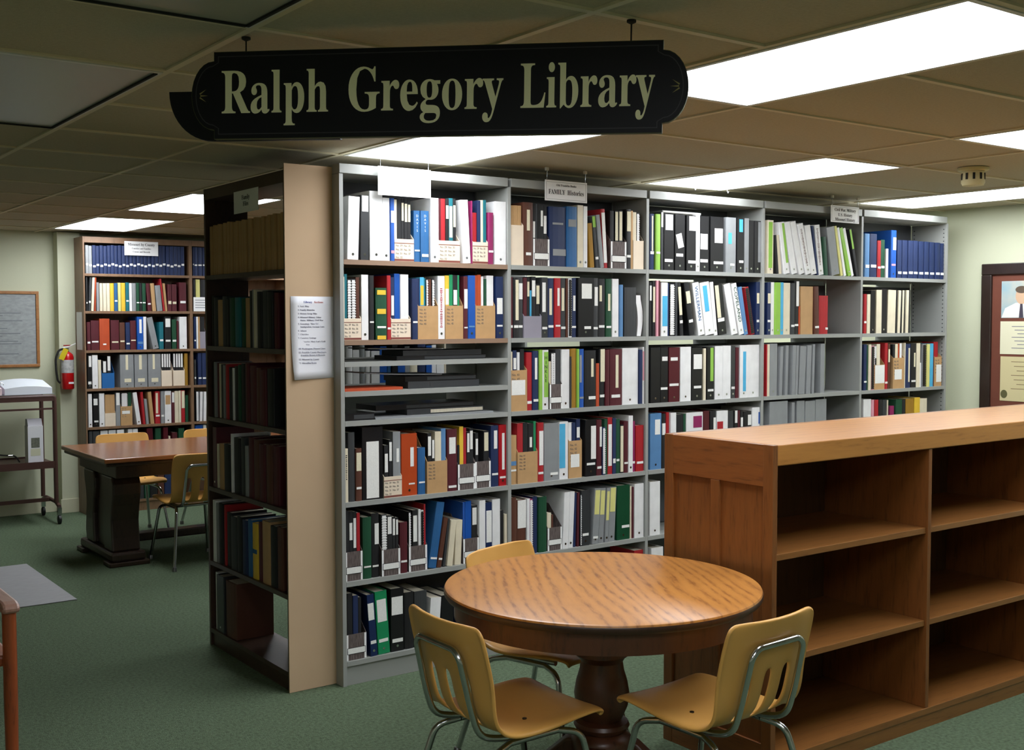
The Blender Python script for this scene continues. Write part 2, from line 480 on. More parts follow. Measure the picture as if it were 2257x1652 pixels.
def put_labels(root, toks, wd, h, kind, dflt_front):
    lab = []
    for q in toks:
        if q[0] == 'T':
            n = len(q) - 1
            if q == 'TDAVIS':
                o = text('\n'.join(q[1:]), .016, mat('print_silver', (196, 204, 214), .5), root, Matrix.Translation((wd / 2, -.0006, h - .03)) @ FRONT, line=1.05)
            else:
                L = h * (.62 if n < 8 else .66); sz = min(wd * .8, L / n * 1.5)
                cm_ = {'THINKLE': M_PRINT, 'TWILLERMAN': cmat('q', 'paper'), 'TCOPELAND': cmat('d', 'paper')}[q]
                if q == 'THINKLE':
                    o = text('\n'.join(q[1:]), .024, cm_, root, Matrix.Translation((wd * .62, -.0012, h - .048)) @ FRONT, line=.95)
                else:
                    o = text(q[1:], sz, cm_, root, Matrix.Translation((wd * .32, -.0006, h - .02)) @ FRONT @ Matrix.Rotation(-PI / 2, 4, 'Z'), align='LEFT', sx=L / (n * sz * .62))
            continue
        if q[0] not in 'LHMK': continue
        c = q[0]; rng, _, xr = q[1:].partition('@')
        col = rng[-1]; z0, z1 = [float(a) / 1000 for a in rng[:-1].split('-')]
        z0 = max(.002, z0); z1 = min(h - .001, z1)
        if z1 - z0 < .002: continue
        if xr:
            a, b = [float(v) / 1000 for v in xr.split('-')]
            a, b = max(0.0012, a), min(wd - .0012, b)
        else: a, b = wd * .12, wd * .88
        if b - a < .001: a, b = wd * .2, wd * .8
        if c == 'L':
            box('spine_label', labelmat(col), root, a, b, -.0009, .0022, z0, z1)
        elif c == 'M':
            box('front_label', labelmat('w'), root, a, b, -.0009, .0006, z0, z1)
        elif c == 'K':
            ww, hh = (b - a) * .62, (z1 - z0) * .86
            o = box('spine_label', labelmat('w'), root, -ww / 2, ww / 2, -.0009, .0015, -hh / 2, hh / 2)
            o.location = ((a + b) / 2, 0, (z0 + z1) / 2); o.rotation_euler.y = -.26
        elif c == 'H':
            # a run of hand lettering down the spine: short strokes, one part
            mb = MB(); n = max(6, int((z1 - z0) / .008)); rr = random.Random(int(z1 * 1e5))
            x = wd * .5
            for k in range(n):
                z = z1 - (z1 - z0) * (k + .5) / n
                hw = wd * rr.uniform(.10, .22)
                mb.box(x - hw, x + hw * .8, -.0006, .0012, z - .0022, z + .0010 + rr.uniform(0, .0015))
            mb.build('lettering', cmat(col, 'paper'), root)['kind'] = 'stuff'

def filebox(ftype, wd, h, dp, parent):
    m = {'1': M_CREAMB, '2': M_KRAFT, '3': M_GRAIN, '4': M_CREAMB, '5': M_GREYB, '6': M_BLUEB}[ftype]
    hb = min(max(h * 1.9, h + .1), .30); t = .0022
    mb = MB()
    side = [(0, 0), (dp, 0), (dp, hb), (dp * .45, hb), (0, h)]
    mb.prism(side, 0, t, 'x'); mb.prism(side, wd - t, wd, 'x')
    mb.box(t, wd - t, 0, t, 0, h); mb.box(t, wd - t, dp - t, dp, 0, hb); mb.box(t, wd - t, t, dp - t, 0, t)
    body = mb.build('box_body', m, parent)
    parent = body
    if ftype == '1':
        box('stripe', M_BAND, parent, 0, wd, -.0008, .0004, h * .02, h * .11); box('stripe', M_BAND, parent, 0, wd, -.0008, .0004, h * .80, h * .83)
        tx = 'No. 29  No. 35\nNo. 30  No. 36\nNo. 31  No. 37\nNo. 32'
        text(tx, h * .13, mat('pencil_grey', (96, 92, 90), .8), parent, Matrix.Translation((wd * .06, -.0003, h * .66)) @ FRONT, align='LEFT', sx=min(1, wd / (h * 1.05)), name='handwriting', line=1.35)
    elif ftype == '2' and h > .14 and wd > .06:
        tx = 'No. 41\nNo. 42\nNo. 43\nNo. 44\nNo. 45'
        text(tx, h * .085, mat('pencil_grey', (96, 92, 90), .8), parent, Matrix.Translation((wd * .08, -.0003, h * .86)) @ FRONT, align='LEFT', name='handwriting', line=1.25)
    elif ftype == '3':
        ew = wd * .10
        box('edge_strip', M_WHITEP, parent, 0, ew, -.0009, .0004, 0.001, h - .001); box('edge_strip', M_WHITEP, parent, wd - ew, wd, -.0009, .0004, .001, h - .001)
        box('label_frame', M_PRINT, parent, ew * .45, wd - ew * .45, -.0014, .0004, h * .235, h * .485)
        box('front_label', labelmat('w'), parent, ew * .7, wd - ew * .7, -.0022, -.0010, h * .255, h * .465)
    return body

def shelf_items(frame, data, where, group, width=.9144, dmax=.262, ybase=.006, hmax=.33):
    """frame: matrix of the shelf (x along it, y inward, z up); sizes in millimetres"""
    cnt = [0]
    rr = random.Random(len(data) + ord(data[0]))
    def read(it, lo, hi, room):
        k = it['tok'][0]
        x0, x1, h = [float(v) / 1000 for v in it['tok'][1:4]]
        lean = 0
        for q in it['tok'][4:]:
            if q[0] == 'l' and len(q) > 1: lean = float(q[1:]) / 1000
        x0 = max(x0, lo + .0005); x1 = min(x1, hi - .0005)
        if x1 - x0 < .004: return None
        h = min(h, room)
        return {'it': it, 'k': k, 'x0': x0, 'x1': x1, 'wd': x1 - x0, 'h': h, 'ang': math.atan2(lean, h), 'hl': .30 if k[0] == 'F' else h}
    def emit(e, y0, zb, dcap=1.0):
        it, k, x0, x1, h, ang = e['it'], e['k'], e['x0'], e['x1'], e['h'], e['ang']
        wd = (x1 - x0) * math.cos(ang)
        hh = h
        if ang: hh = (h - wd * math.sin(abs(ang))) / math.cos(ang)
        hh = max(.05, hh - zb)
        ord_ = ORD[min(cnt[0], len(ORD) - 1)]; cnt[0] += 1
        if k[0] == 'F':
            dp = min(.245, dmax - y0)
            root = thing('magazine_file', '%s, %s from left on %s' % (FSAY[k[1]], ord_, where), 'file box', group=group)
            bdy = filebox(k[1], wd, h, dp, root)
            put_labels(bdy, it['tok'][4:], wd, h, 'F', 0)
        else:
            c = it['tok'][4]
            feat = ' leaning' if abs(ang) > .06 else ''
            dp = min({'B': .17 if wd < .02 else .195, 'R': .245, 'P': .205, 'S': .21}[k] * rr.uniform(.93, 1.03), dmax - y0, dcap)
            root = thing(NOUN[k][0], '%s%s %s, %s from left on %s' % (COL[c][0], feat, SAY[k], ord_, where), NOUN[k][1], group=group)
            cov = volume(k, wd, hh, dp, c, root, ang)
            put_labels(cov, it['tok'][5:], wd, hh, k, 0)
            if ang > 0:                             # a right lean turns about its lower right edge
                for ch in root.children: ch.location.x -= wd
        root.matrix_world = frame @ Matrix.Translation((x1 if ang > 0 else x0, y0, zb + .0002)) @ Matrix.Rotation(ang, 4, 'Y')
    E = []; prev = .0115
    for it in data_sorted(parse(data)):
        e = read(it, prev, width - .0115, hmax)
        if e: E.append(e); prev = e['x1']
    # leaning volumes rest against, never cut through, their neighbours
    for i, e in enumerate(E):
        if e['ang'] < 0:
            l = E[i - 1] if i else None
            lim = (e['x0'] - .0115) / e['h'] if l is None else (e['x0'] - l['x1']) / min(l['hl'], e['h']) + math.tan(-min(l['ang'], 0))
            if l is not None and l['ang'] > 0: lim = 0
            need = (math.tan(-e['ang']) + .009 - lim) * e['h']
            if need > 0 and lim > -.01:                # a thinner volume leaves room to lean
                s = min(need, .26 * e['wd']); e['x0'] += s; lim += s / e['h']
            e['ang'] = -min(-e['ang'], math.atan(max(0, lim - .008)))
    for i in range(len(E) - 1, -1, -1):
        e = E[i]
        if e['ang'] > 0:
            r = E[i + 1] if i + 1 < len(E) else None
            lim = (width - .0115 - e['x1']) / e['h'] if r is None else (r['x0'] - e['x1']) / min(r['hl'], e['h']) + math.tan(max(r['ang'], 0))
            if r is not None and r['ang'] < 0: lim = 0
            need = (math.tan(e['ang']) + .009 - lim) * e['h']
            if need > 0 and lim > -.01:
                s = min(need, .26 * e['wd']); e['x1'] -= s; lim += s / e['h']
            e['ang'] = min(e['ang'], math.atan(max(0, lim - .008)))
    for e in E:
        y0 = ybase + rr.uniform(0, .010)
        emit(e, y0, 0)
        if e['it']['sub']:
            p2 = e['x0'] + .0026
            for s in e['it']['sub']:
                q = read(s, p2, e['x1'] - .0026, hmax)
                if q:
                    q['ang'] = 0
                    emit(q, y0 + .0064 + rr.uniform(0, .004), .0026, min(.245, dmax - y0) - .0145); p2 = q['x1']
def data_sorted(items): return sorted(items, key=lambda i: float(i['tok'][1]))

DATA = {
'1,1':"R 33 97 282 w l10;R 99 143 289 x l4 L216-286w;R 147 215 311 w;R 216 254 285 w;B 256 277 285 b L174-228w L35-48p;F1 277 380 102[P 280 294 281 i;P 296 317 286 k;P 319 333 287 k L184-265i;P 335 351 288 k L179-262i;P 353 369 289 k L180-259i];B 382 416 236 q TDAVIS L49-56w;B 417 462 237 q TDAVIS L24-37w;R 468 512 299 w;F1 514 633 104[P 516 532 299 m;P 532 556 300 r;P 559 577 302 k L205-267i;P 577 599 305 t L118-265i;P 601 617 304 k L168-270i];R 637 695 302 w l-18;P 696 702 298 e;F1 703 791 104[B 706 735 244 r;P 736 754 303 n;P 755 768 306 i;P 769 787 307 t];B 796 829 249 e L57-67w;R 837 906 305 w",
'1,2':"F1 2 100 97[P 4 22 282 i;P 22 36 294 t;S 36 56 273 k;S 57 78 274 k;P 80 98 281 u];R 104 141 293 w;B 142 167 290 k L77-84w;B 174 233 235 d L204-225y L117-140y L53-62w L2-19y;B 236 257 292 r L47-56w;F1 258 362 95[P 261 279 285 n L108-199w;R 280 310 302 b;R 311 356 299 w];B 367 398 280 n L76-84w;F2 399 510 155[P 404 415 281 n;P 415 437 288 c L156-247y;P 439 447 285 t;S 449 459 282 k;P 459 478 280 u;S 481 494 282 k];R 510 549 296 w H53-241r;F2 550 650 157[P 552 576 299 y L159-234w;P 577 597 303 g;P 597 623 302 k L159-229w;P 623 634 302 g];B 651 675 297 m L144-236w L50-56w;R 678 720 302 b L54-62l;F2 724 840 158[P 727 741 303 o;P 742 762 307 o;P 763 776 299 w;P 778 793 288 d;R 795 836 304 w];R 845 888 300 n L118-196w L57-65w",
'1,4':"B 1 30 241 i H99-214k;B 31 65 312 x;B 66 98 238 u L137-219i L54-64w;R 100 208 331 k L7-265w@22-86;F1 210 304 98[P 216 237 243 k L116-201w;P 242 259 267 k L166-253w;P 262 301 302 s L159-222w@18-31];R 306 392 289 o L135-224w@49-67 L51-58w@40-72;B 395 436 219 q L53-60w;F2 441 553 151[P 450 471 284 k L175-266w;P 473 488 252 k L162-251w;P 490 524 289 i;P 525 551 302 l];B 557 615 296 m L179-257w@11-47 L16-27w;F3 617 717 124[P 619 632 216 k;P 633 655 304 y;P 656 672 297 r;P 675 691 278 k L176-267w;P 692 712 293 k L189-278w];F3 719 810 129[P 726 743 268 k L159-237w;P 774 805 276 k L175-265i];B 812 857 299 n L186-275w@16-35 L56-66w;R 858 904 300 r L80-260w@18-33 L37-47w",
'1,5':"F3 1 99 132[P 4 35 319 k;P 37 56 313 k L181-259w;P 57 74 311 k L144-279w;P 75 91 304 r];B 101 146 281 d L51-58w;B 148 188 293 k L152-247w@16-37 L48-56w;F3 195 292 122[S 197 226 285 x;P 228 254 278 k L189-268w;P 258 273 268 k L180-256w;P 275 288 263 k L181-251w];B 297 338 237 m L50-59w;F3 344 443 119[S 346 359 282 k;P 370 397 286 k L135-258w;P 401 413 288 w;S 415 430 282 w;P 431 440 310 r];B 448 493 316 q l51 L42-51w;B 495 528 237 u l49 L36-45w;B 531 549 229 x l47;P 551 592 221 i l31;P 597 638 217 i l11;F3 645 736 121[P 648 659 298 b;R 661 699 300 b;P 700 732 277 k L180-263w];R 737 774 298 w;R 775 813 285 n L89-245w@4-35 L50-58w;R 816 864 296 w;P 869 886 237 k;P 888 905 217 i",
'1,6':"F3 2 114 118[P 4 20 302 i;P 24 50 304 k;P 52 77 291 n;P 79 94 280 k];R 123 173 288 n l-20 L168-246w@0-31 L57-72w;R 177 240 296 g l-18 L150-254w L55-70w;R 245 316 294 k L171-255w@5-64 L42-59w@8-64;B 319 370 266 k;B 372 441 264 x;P 445 513 223 w l17;R 522 590 224 k;R 600 665 209 n;R 674 740 194 x;R 750 827 182 k",
'2,1':"F4 15 93 196[P 19 40 292 a;P 40 63 293 a;P 63 85 293 a];B 94 155 311 u L173-275i@21-39 L51-65w@16-46;F3 156 258 135[P 159 175 310 k L137-218w;P 177 188 307 x;P 190 225 309 k L196-274w@19-32;P 226 247 304 k L160-249w];B 262 369 300 n L211-221s@19-86 L55-88s@21-103;B 371 436 306 q L204-241s;R 440 479 317 i;R 480 506 313 w;P 525 553 230 z l-18;B 555 588 267 x l-34 L209-266v L43-56w;P 590 614 275 s l-32;B 616 644 307 r l-21 L27-287w;F3 659 767 141[P 661 687 300 k;P 696 720 302 k L144-294i;P 722 747 304 x L145-296i];B 769 803 314 k L198-302i L60-73w;P 805 820 308 a;F4 822 896 151[P 824 849 302 i;S 850 871 300 k]",
'2,2':"B 14 30 299 m L51-63w;B 31 63 298 k L88-286i@12-30 L50-63w;B 64 93 299 x L191-270w L51-63w;F5 97 206 108[P 99 121 298 m;P 123 139 301 k L203-276i;P 141 148 236 c;P 149 175 305 k L203-283w;P 178 202 269 k L166-258i];R 208 248 302 x L129-276w@5-26 L42-54w;B 250 291 299 n L114-247i@10-26 L50-62w;B 293 331 300 r L160-250w@15-28 L55-64w;B 332 367 301 x L135-250i@7-23 L43-55w;P 367 379 299 u;S 379 400 300 w;B 401 434 302 n L135-213w@11-25 L48-58w;R 441 539 305 k L198-275w@22-89 L42-56w@40-84;B 544 580 305 x L162-259w@10-31 L40-52w;B 581 628 302 k L185-268i@8-23 L48-61w;B 635 676 303 d L136-225i@14-30 L46-57w;R 678 723 304 w;B 727 752 274 l;B 759 843 261 x",
'2,3':"F2 13 115 203 M80-154w@6-90[P 15 30 295 i;P 36 57 301 n L205-261w;P 63 77 291 w;P 78 101 307 k];B 116 151 290 r L33-47w;B 152 189 296 n L154-262w@12-26 L43-55w;P 191 209 302 v;R 210 254 300 w L62-290v@16-42 THINKLE;F3 257 337 126[P 259 270 242 i;S 272 289 287 k;P 291 300 283 w;P 302 333 300 x];R 338 389 301 w;P 390 397 264 x;B 398 436 304 z;P 437 448 302 v;B 449 482 301 b L129-270s@4-16 L45-55s;B 487 565 293 k L156-250i@43-59 L39-55w@27-73;P 567 587 225 o;B 591 629 299 k L128-301i@8-36 L46-60w;B 630 657 295 m;B 660 746 297 m L93-266i@38-57 L41-57w@11-69;R 748 863 301 w;P 865 885 291 n;R 890 930 305 w L125-282p",
'2,4':"B 13 55 244 a L94-115l L65-74w;F2 57 180 157[P 60 94 301 r;P 96 124 303 k;P 127 160 297 k L175-226w@9-23;P 162 177 307 g];B 183 223 298 r L83-256w@10-35 L38-49w;R 225 319 292 s L27-40w@40-88;R 324 381 295 w L57-284c@0-38;F2 385 471 193 M56-123w@12-69[P 387 409 287 w;P 412 434 286 n;P 441 466 303 n L204-258w];R 494 567 296 k L90-263w@37-70 L59-71w;B 569 605 293 m L151-255w@20-33 L36-48w;S 608 626 252 n;P 627 647 294 d;P 649 680 300 r L44-264w;P 681 703 295 n L57-81w;P 706 731 290 d L65-77w;B 732 756 257 k L7-251i;B 757 788 275 m L47-57w;R 789 821 303 w;B 822 844 272 e L44-56w;B 845 922 247 r L41-53w",
'2,5':"B 11 47 294 u;B 50 112 278 u L136-276w@9-60 L51-62w;P 114 131 280 w;S 132 150 277 e;B 152 182 285 n;B 187 239 281 d;F3 244 336 118[P 247 273 193 i;P 275 287 183 u];R 338 376 291 w l13;R 378 414 291 w l13;B 417 438 280 n l12;P 439 457 282 m l12;S 458 465 273 k l20;R 466 519 290 x L52-65w;R 537 581 294 s l19 L155-282j L28-40w;R 583 624 290 s l17 L149-276j;R 625 650 289 s l15 L117-270j;R 652 699 290 s l14 L157-284j;R 715 805 292 d L63-77w@34-87;P 808 819 282 i;P 820 834 276 m;R 835 921 292 w",
'2,6':"P 839 926 291 r",
'3,6':"R 45 134 290 w",
'3,5':"R 32 109 293 w",
'3,1':"B 31 63 300 n L102-289i@13-22 L84-99w;B 67 103 300 v L87-98w;P 107 125 313 x L232-311w;R 129 204 306 k L218-302w@11-65 L45-61w@6-65;R 211 286 307 k K118-208w@0-71 L77-93w@9-61;R 296 368 305 k L222-301w@20-69 L42-58w@13-70;R 370 401 313 w;R 408 477 307 k L123-209w@2-58 L51-68w@0-60;R 489 594 309 k L163-244w@33-97 L44-59w@26-102;R 611 692 311 s L161-224c@19-46 L38-50w@36-69;R 700 760 312 k L232-304c@17-46 L56-70w@17-52;R 763 801 313 s;R 805 847 303 k;R 849 927 303 k L64-297s@30-72",
'3,2':"P 30 46 292 k L192-273w;B 49 70 299 k L76-267i@4-18;P 71 87 301 p;P 88 104 301 m;R 107 157 291 w L54-218c@10-47;P 158 172 288 n;S 174 209 287 k;P 212 229 294 x;B 247 283 297 k l-35 L114-269i L69-85w;B 328 368 298 k l-49 L179-246i L72-88w;R 393 444 299 w l-52 TWILLERMAN;R 449 523 304 w l-50 L131-277c@20-53;R 525 553 302 w l-39;R 563 629 293 k l-42 L98-282i@4-33 L75-95w@4-56;R 667 720 298 w l-71;R 725 767 300 w l-72 TCOPELAND;R 768 801 279 l l-58;S 823 855 280 r l-58;R 870 940 308 n L183-243i@37-67 L74-88w@39-67",
'3,3':"R 32 105 301 k;R 107 163 300 k L227-250w@11-51 L70-83w@2-51;R 168 250 299 m L227-245w@13-66 L88-101w@5-74;R 257 341 301 w;R 348 429 296 k L176-258w@13-78 L68-82w@16-73;P 436 455 290 i;R 462 520 295 k L105-293v@26-50 L47-60w;R 525 589 302 w;R 591 658 303 w;R 663 698 299 x L53-67w;B 701 728 291 m;R 733 797 304 w L37-267c@25-50;R 799 918 305 w;B 920 936 309 r",
'3,4':"R 34 118 306 l L190-272w@36-74;B 123 154 300 k L185-248w;B 157 181 307 r;R 182 225 303 w;P 230 283 291 k;P 286 304 292 d;R 307 439 297 w L211-276e@56-123;R 442 490 301 m;B 495 543 298 k L193-260w@24-43;R 546 637 296 w L190-235r@4-51;B 642 692 291 x;P 697 722 292 k L220-291w;P 725 741 290 m;B 742 763 287 k L196-249w;B 768 834 283 k L202-262w@33-61;R 837 941 302 w L205-274b@54-85",
'4,1':"R 49 98 313 i L34-302v@7-39;P 120 144 229 k l-24;P 146 177 230 i l-28;R 180 246 310 w l-72 L63-299v@26-46;R 249 315 314 w l-78;R 318 386 320 w l-93;R 388 436 310 w l-85 H49-279u;R 439 492 303 w l-70;P 494 511 298 n l-56;R 513 562 309 w l-46 H59-285u;B 565 601 238 d l-25;R 604 707 305 s l-67;P 710 739 308 j l-74;P 742 771 300 w l-79;R 782 825 302 v l-96;P 828 853 300 w l-91;P 869 891 298 k l-81 L175-298v;P 902 918 300 k l-87 L186-296v",
'4,2':"R 54 84 309 n L184-243i L74-87w;R 86 113 309 w;R 114 159 308 v;R 160 188 309 c;R 190 251 307 i;B 255 290 306 x L45-58w;B 294 333 322 k L169-318w@15-37 L50-62w;P 334 345 169 o;B 351 463 289 a;B 469 517 291 u l-9 L36-49w;B 521 606 235 r L27-40w@61-82",
'4,3':"B 41 50 306 r;P 52 74 306 i;R 76 142 309 s;P 159 183 292 s l9;P 210 232 297 s l7;P 269 297 297 s l9;P 302 322 296 s l10;P 337 392 292 s l15;P 405 443 295 s l10;P 459 479 301 s l7;P 541 578 303 s",
'4,4':"R 72 233 329 s;P 272 297 316 s;R 322 393 323 s;R 398 491 319 s;R 496 600 325 s",
'5,1':"B 41 89 273 l L58-77w;B 91 161 274 n L61-79w;B 169 206 234 r L56-69w;B 211 254 241 d L59-74w;P 255 278 185 w;R 317 371 307 b L180-261w@20-51 L78-90p;B 388 435 246 n L27-43w;B 438 494 247 n L27-42w;B 496 549 247 n L29-45w;B 551 600 248 n L30-44w;B 620 673 247 n L29-44w;B 678 728 247 n L30-45w;B 737 790 246 n L30-44w;B 796 847 245 n L30-45w;B 856 895 242 n L29-45w",
'5,2':"B 41 69 250 r L65-78w;P 72 104 249 i;R 106 149 274 k;P 161 216 278 i;R 218 278 285 k;P 283 372 280 i l6;P 374 384 278 k;P 386 421 278 i l9;P 423 433 279 k;P 438 461 279 i l7;P 463 472 279 k;P 476 503 280 i l4;P 511 532 283 k",
'5,3':"B 46 77 292 n L49-60w;P 80 91 288 d;P 92 116 291 i;S 117 147 284 p;F2 158 266 159 M40-157w@8-106[S 160 171 284 k;P 172 190 280 k L200-277w;P 193 228 293 i];B 268 299 299 r L36-48w;P 301 322 289 u L174-258i;F2 349 467 200 M59-125w@16-92[P 352 377 288 k;P 383 411 291 i;P 413 427 294 o;P 429 450 294 w];P 468 475 297 i;B 478 541 289 n L39-262i@36-51;B 547 604 292 k L137-230i@28-44 L37-49w;P 607 648 293 i;P 649 662 162 w;S 665 703 287 s;P 718 751 286 j;P 752 786 289 c;P 787 804 282 m;F2 807 888 197 M28-145w@20-78[B 810 861 299 r]",
'5,4':"R 53 131 305 w;P 133 158 299 p;P 160 198 298 r;B 204 242 296 k;B 253 297 294 x;P 298 308 291 i;B 330 375 250 e;B 386 453 291 d;P 459 490 286 k;P 499 585 290 z;P 588 649 295 y;P 651 731 285 i",
'f,1':"B 9 37 236 s L68-84w;B 39 67 232 s L61-77w;B 69 98 237 n L53-69w;B 100 128 233 n L65-81w;B 130 159 238 n L57-74w;B 161 190 234 n L69-85w;B 192 220 239 n L62-78w;B 222 251 243 n L73-90w;B 253 282 240 n L66-82w;B 284 314 244 n L58-74w;B 316 345 241 n L70-86w;B 347 376 245 n L62-79w;B 378 408 250 n L74-91w;B 410 439 246 n L67-83w;B 441 471 251 n L79-95w;B 473 503 247 n L71-87w;B 505 535 252 n L63-80w;B 537 567 248 n L75-92w;B 569 599 253 n L67-84w;B 602 632 257 n L80-96w;B 634 664 254 n L72-89w;B 666 697 258 n L84-101w;B 699 730 255 n L76-93w;B 732 763 259 n L68-85w;B 765 796 264 n L81-97w;B 798 829 260 n L73-90w;B 831 862 265 n L85-102w",
'g,1':"B -10 20 266 n L93-106w;B 24 55 267 n L87-100w;B 59 98 269 n L88-101w;B 101 129 270 n L89-103w",
'f,2':"B 4 24 290 k L62-75w;B 29 48 291 x l15 L68-84w;P 51 74 288 i l15;P 77 90 289 o l15;B 98 121 241 s;B 124 147 235 i;B 150 179 235 i;B 181 208 236 i;B 211 244 236 y;B 246 275 237 q L80-93w;B 277 301 241 j;B 305 341 241 y;B 344 372 245 t L81-94w;B 374 396 239 w;B 398 429 240 s;B 433 459 243 d L68-78w;B 462 482 241 k L68-78w;B 486 516 241 d L68-78w;B 532 566 242 m l-16 L56-69w;B 573 603 243 a l-16;B 613 661 227 s l-20;P 664 679 304 r l-40;B 683 705 244 a l-20;B 708 742 235 m L63-90i;B 746 787 236 m L64-84i;B 811 874 254 m L71-91w",
'g,2':"B -12 31 310 k;B 36 75 311 j;B 79 121 312 k",
'f,3':"B 1 41 238 m L57-73w;B 45 113 251 m L66-79w;B 118 203 267 o L43-56w@28-54;B 211 281 254 m L61-74i;B 286 331 234 u L67-80i;B 338 374 234 n L46-59w;B 377 427 250 m L75-85i;R 434 487 310 b L141-260w@19-39 L48-68l;P 489 513 307 w;R 570 625 310 s l-57;B 628 665 237 t L69-86w;B 675 730 294 k L193-267w L65-82w;B 741 782 260 d L64-81w;B 785 801 246 m;R 806 872 314 w",
'g,3':"R -17 31 307 n L66-79w;P 35 49 301 w;P 52 67 294 a;F5 68 120 150[P 74 113 294 k]",
'f,4':"R 2 46 304 k L184-277w@11-32 L37-61w;R 49 96 291 w;P 99 123 242 i;F6 129 233 128[P 138 170 232 k L132-226w;P 176 206 273 k L146-268w];R 282 399 301 s L152-281i@48-69 L45-76i@36-94;R 407 518 299 s L152-278i@40-64 L44-75i@29-88;R 524 636 297 s L152-282i@40-59 L40-75i@28-87;F4 640 732 138[P 643 662 289 k L165-283w;P 665 684 289 k L164-283w;P 688 704 288 k L163-282w;P 707 723 288 k L163-282w];F4 745 847 135[P 748 767 287 k L162-281w;P 771 790 287 k L161-281w;P 793 812 286 k L161-280w;P 816 835 286 k L160-280w];B 849 880 292 z",
'g,4':"B -18 28 227 x L56-72w;B 47 81 296 n L54-67w;B 84 123 295 n L53-66w",
'f,5':"R 7 44 307 w;R 54 99 299 k L185-240w@2-35 L40-55w;R 102 146 304 w;F4 149 239 112[P 154 194 271 a;P 195 235 270 a];P 242 277 292 s L177-287w;F2 282 381 164 M99-126w@12-79[S 288 346 296 k;P 349 376 288 d];R 413 456 301 w l-36;B 472 494 284 r l-21;P 500 522 221 s l-18;B 540 572 287 a l-24;B 581 625 298 r L90-268i@6-25 L62-77w;B 632 662 284 s L59-75w;R 666 724 301 w L164-246a;P 727 753 274 m L180-268w;P 754 788 279 i;P 790 809 281 i;B 812 846 290 r L126-278i;B 849 875 238 d",
'g,5':"S -13 12 273 k;S 22 45 272 k;P 55 78 264 w l9;P 91 114 263 w l9",
'f,6':"B -6 41 286 x;B 44 99 280 x;R 108 170 285 w;R 176 238 284 w;R 246 306 284 w;R 340 378 291 w;R 382 426 292 w;R 513 566 284 m l-12;B 579 630 277 d;R 649 691 280 m;P 696 709 202 i;B 728 773 231 m;B 786 838 265 d",
'g,6':"R 11 83 291 b;R 87 116 285 w",

}
FX0, FYC = 2.747, 9.85
FLV = {1: 2.043, 2: 1.728, 3: 1.397, 4: 1.073, 5: .747, 6: .43}
for key, s in DATA.items():
    b, r = key.split(','); r = int(r)
    if b in '12345':
        fr = Matrix.Translation((X0 + (int(b) - 1) * BW, YM, LV[r]))
        shelf_items(fr, s, '%s shelf, %s steel bay' % (ROW[r], BAY[int(b)]), 'books and files in the %s steel bay' % BAY[int(b)])
    else:
        fr = Matrix.Translation((FX0 + (0 if b == 'f' else .925), FYC, FLV[r]))
        shelf_items(fr, s, '%s shelf, %s' % (ROW[r], 'distant brown bookcase' if b == 'f' else 'distant bookcase beside the dark one'), 'books in the distant brown bookcases', width=.9, dmax=.25, hmax=.252 if r == 1 else .283)

# bent black notebook with a fat curved paper block (second bay, second shelf)
t = thing('bound_manuscript', 'white paper block sagging in a curve beside black notebook, second bay', 'manuscript', (X0 + BW, YM + .02, LV[2]))
mb = MB(); n = 10
for k in range(n + 1):
    s_ = k / n; z = .002 + .218 * s_
    bow = math.sin(PI * min(1, s_ * 1.15) * .87)
    xa, xb = .856 + .011 * bow - .018 * s_ * s_, .884 + .0175 * bow - .010 * s_ * s_
    for dx, dy in ((xa, 0), (xb, 0), (xb, .19), (xa, .19)): mb.v.append((dx, dy, z))
for k in range(n):
    for i in range(4):
        j = (i + 1) % 4
        mb.f.append((4 * k + i, 4 * k + j, 4 * k + 4 + j, 4 * k + 4 + i))
mb.f += [(3, 2, 1, 0), tuple(4 * n + i for i in range(4))]
mb.build('paper_block', M_WHITEP, t)

# flat folios on the three closely spaced shelves of the first bay
def flat(name, x0, x1, z0, th, y0, dp, m, label, curl=0.0):
    t = thing(name, label, 'folio', (X0, YM, z0 + .0004), 0, 'flat folios in the leftmost steel bay')
    n = 8; mb = MB()
    for k in range(n + 1):
        s_ = k / n; x = x0 + (x1 - x0) * s_; zz = curl * (1 - s_) ** 2
        for yy, z in ((y0, 0), (y0 + dp, 0), (y0 + dp, th), (y0, th)): mb.v.append((x, yy, z + zz))
    for k in range(n):
        for i in range(4):
            j = (i + 1) % 4
            mb.f.append((4 * k + j, 4 * k + i, 4 * k + 4 + i, 4 * k + 4 + j))
    mb.f += [(0, 1, 2, 3), tuple(4 * n + i for i in (3, 2, 1, 0))]
    mb.build('cover', m, t)
    mb2 = MB()
    if th > .012: box('page_block', M_PAGE if 'grey' in label else cmat('x', 'paper'), t, x0 + (x1 - x0) * .3, x1 - .003, y0 - .001, y0 + .01, th * .2, th * .8)
KB, XB, SB = cmat('k', 'binder'), cmat('x', 'book'), cmat('s', 'paper')
ZA, ZB, ZD = 1.460, 1.327, 1.195
flat('folio_album', .30, .80, ZA, .020, .04, .21, KB, 'wide black album lowest on the first folio shelf')
flat('folio_album', .34, .78, ZA + .0203, .024, .05, .20, XB, 'charcoal album second in the first folio shelf stack')
flat('newspaper_folder', .16, .56, ZA + .048, .005, .06, .19, SB, 'pale grey curling folder on top of the first folio shelf', .006)
flat('folio_folder', .02, .32, ZB, .012, .02, .22, cmat('o', 'paper'), 'flat rust orange folder at left of the middle folio shelf')
flat('folio_album', .36, .76, ZB, .032, .04, .21, XB, 'thick charcoal album lowest on the middle folio shelf')
flat('folio_album', .35, .75, ZB + .0323, .024, .05, .20, KB, 'black album second in the middle folio shelf stack')
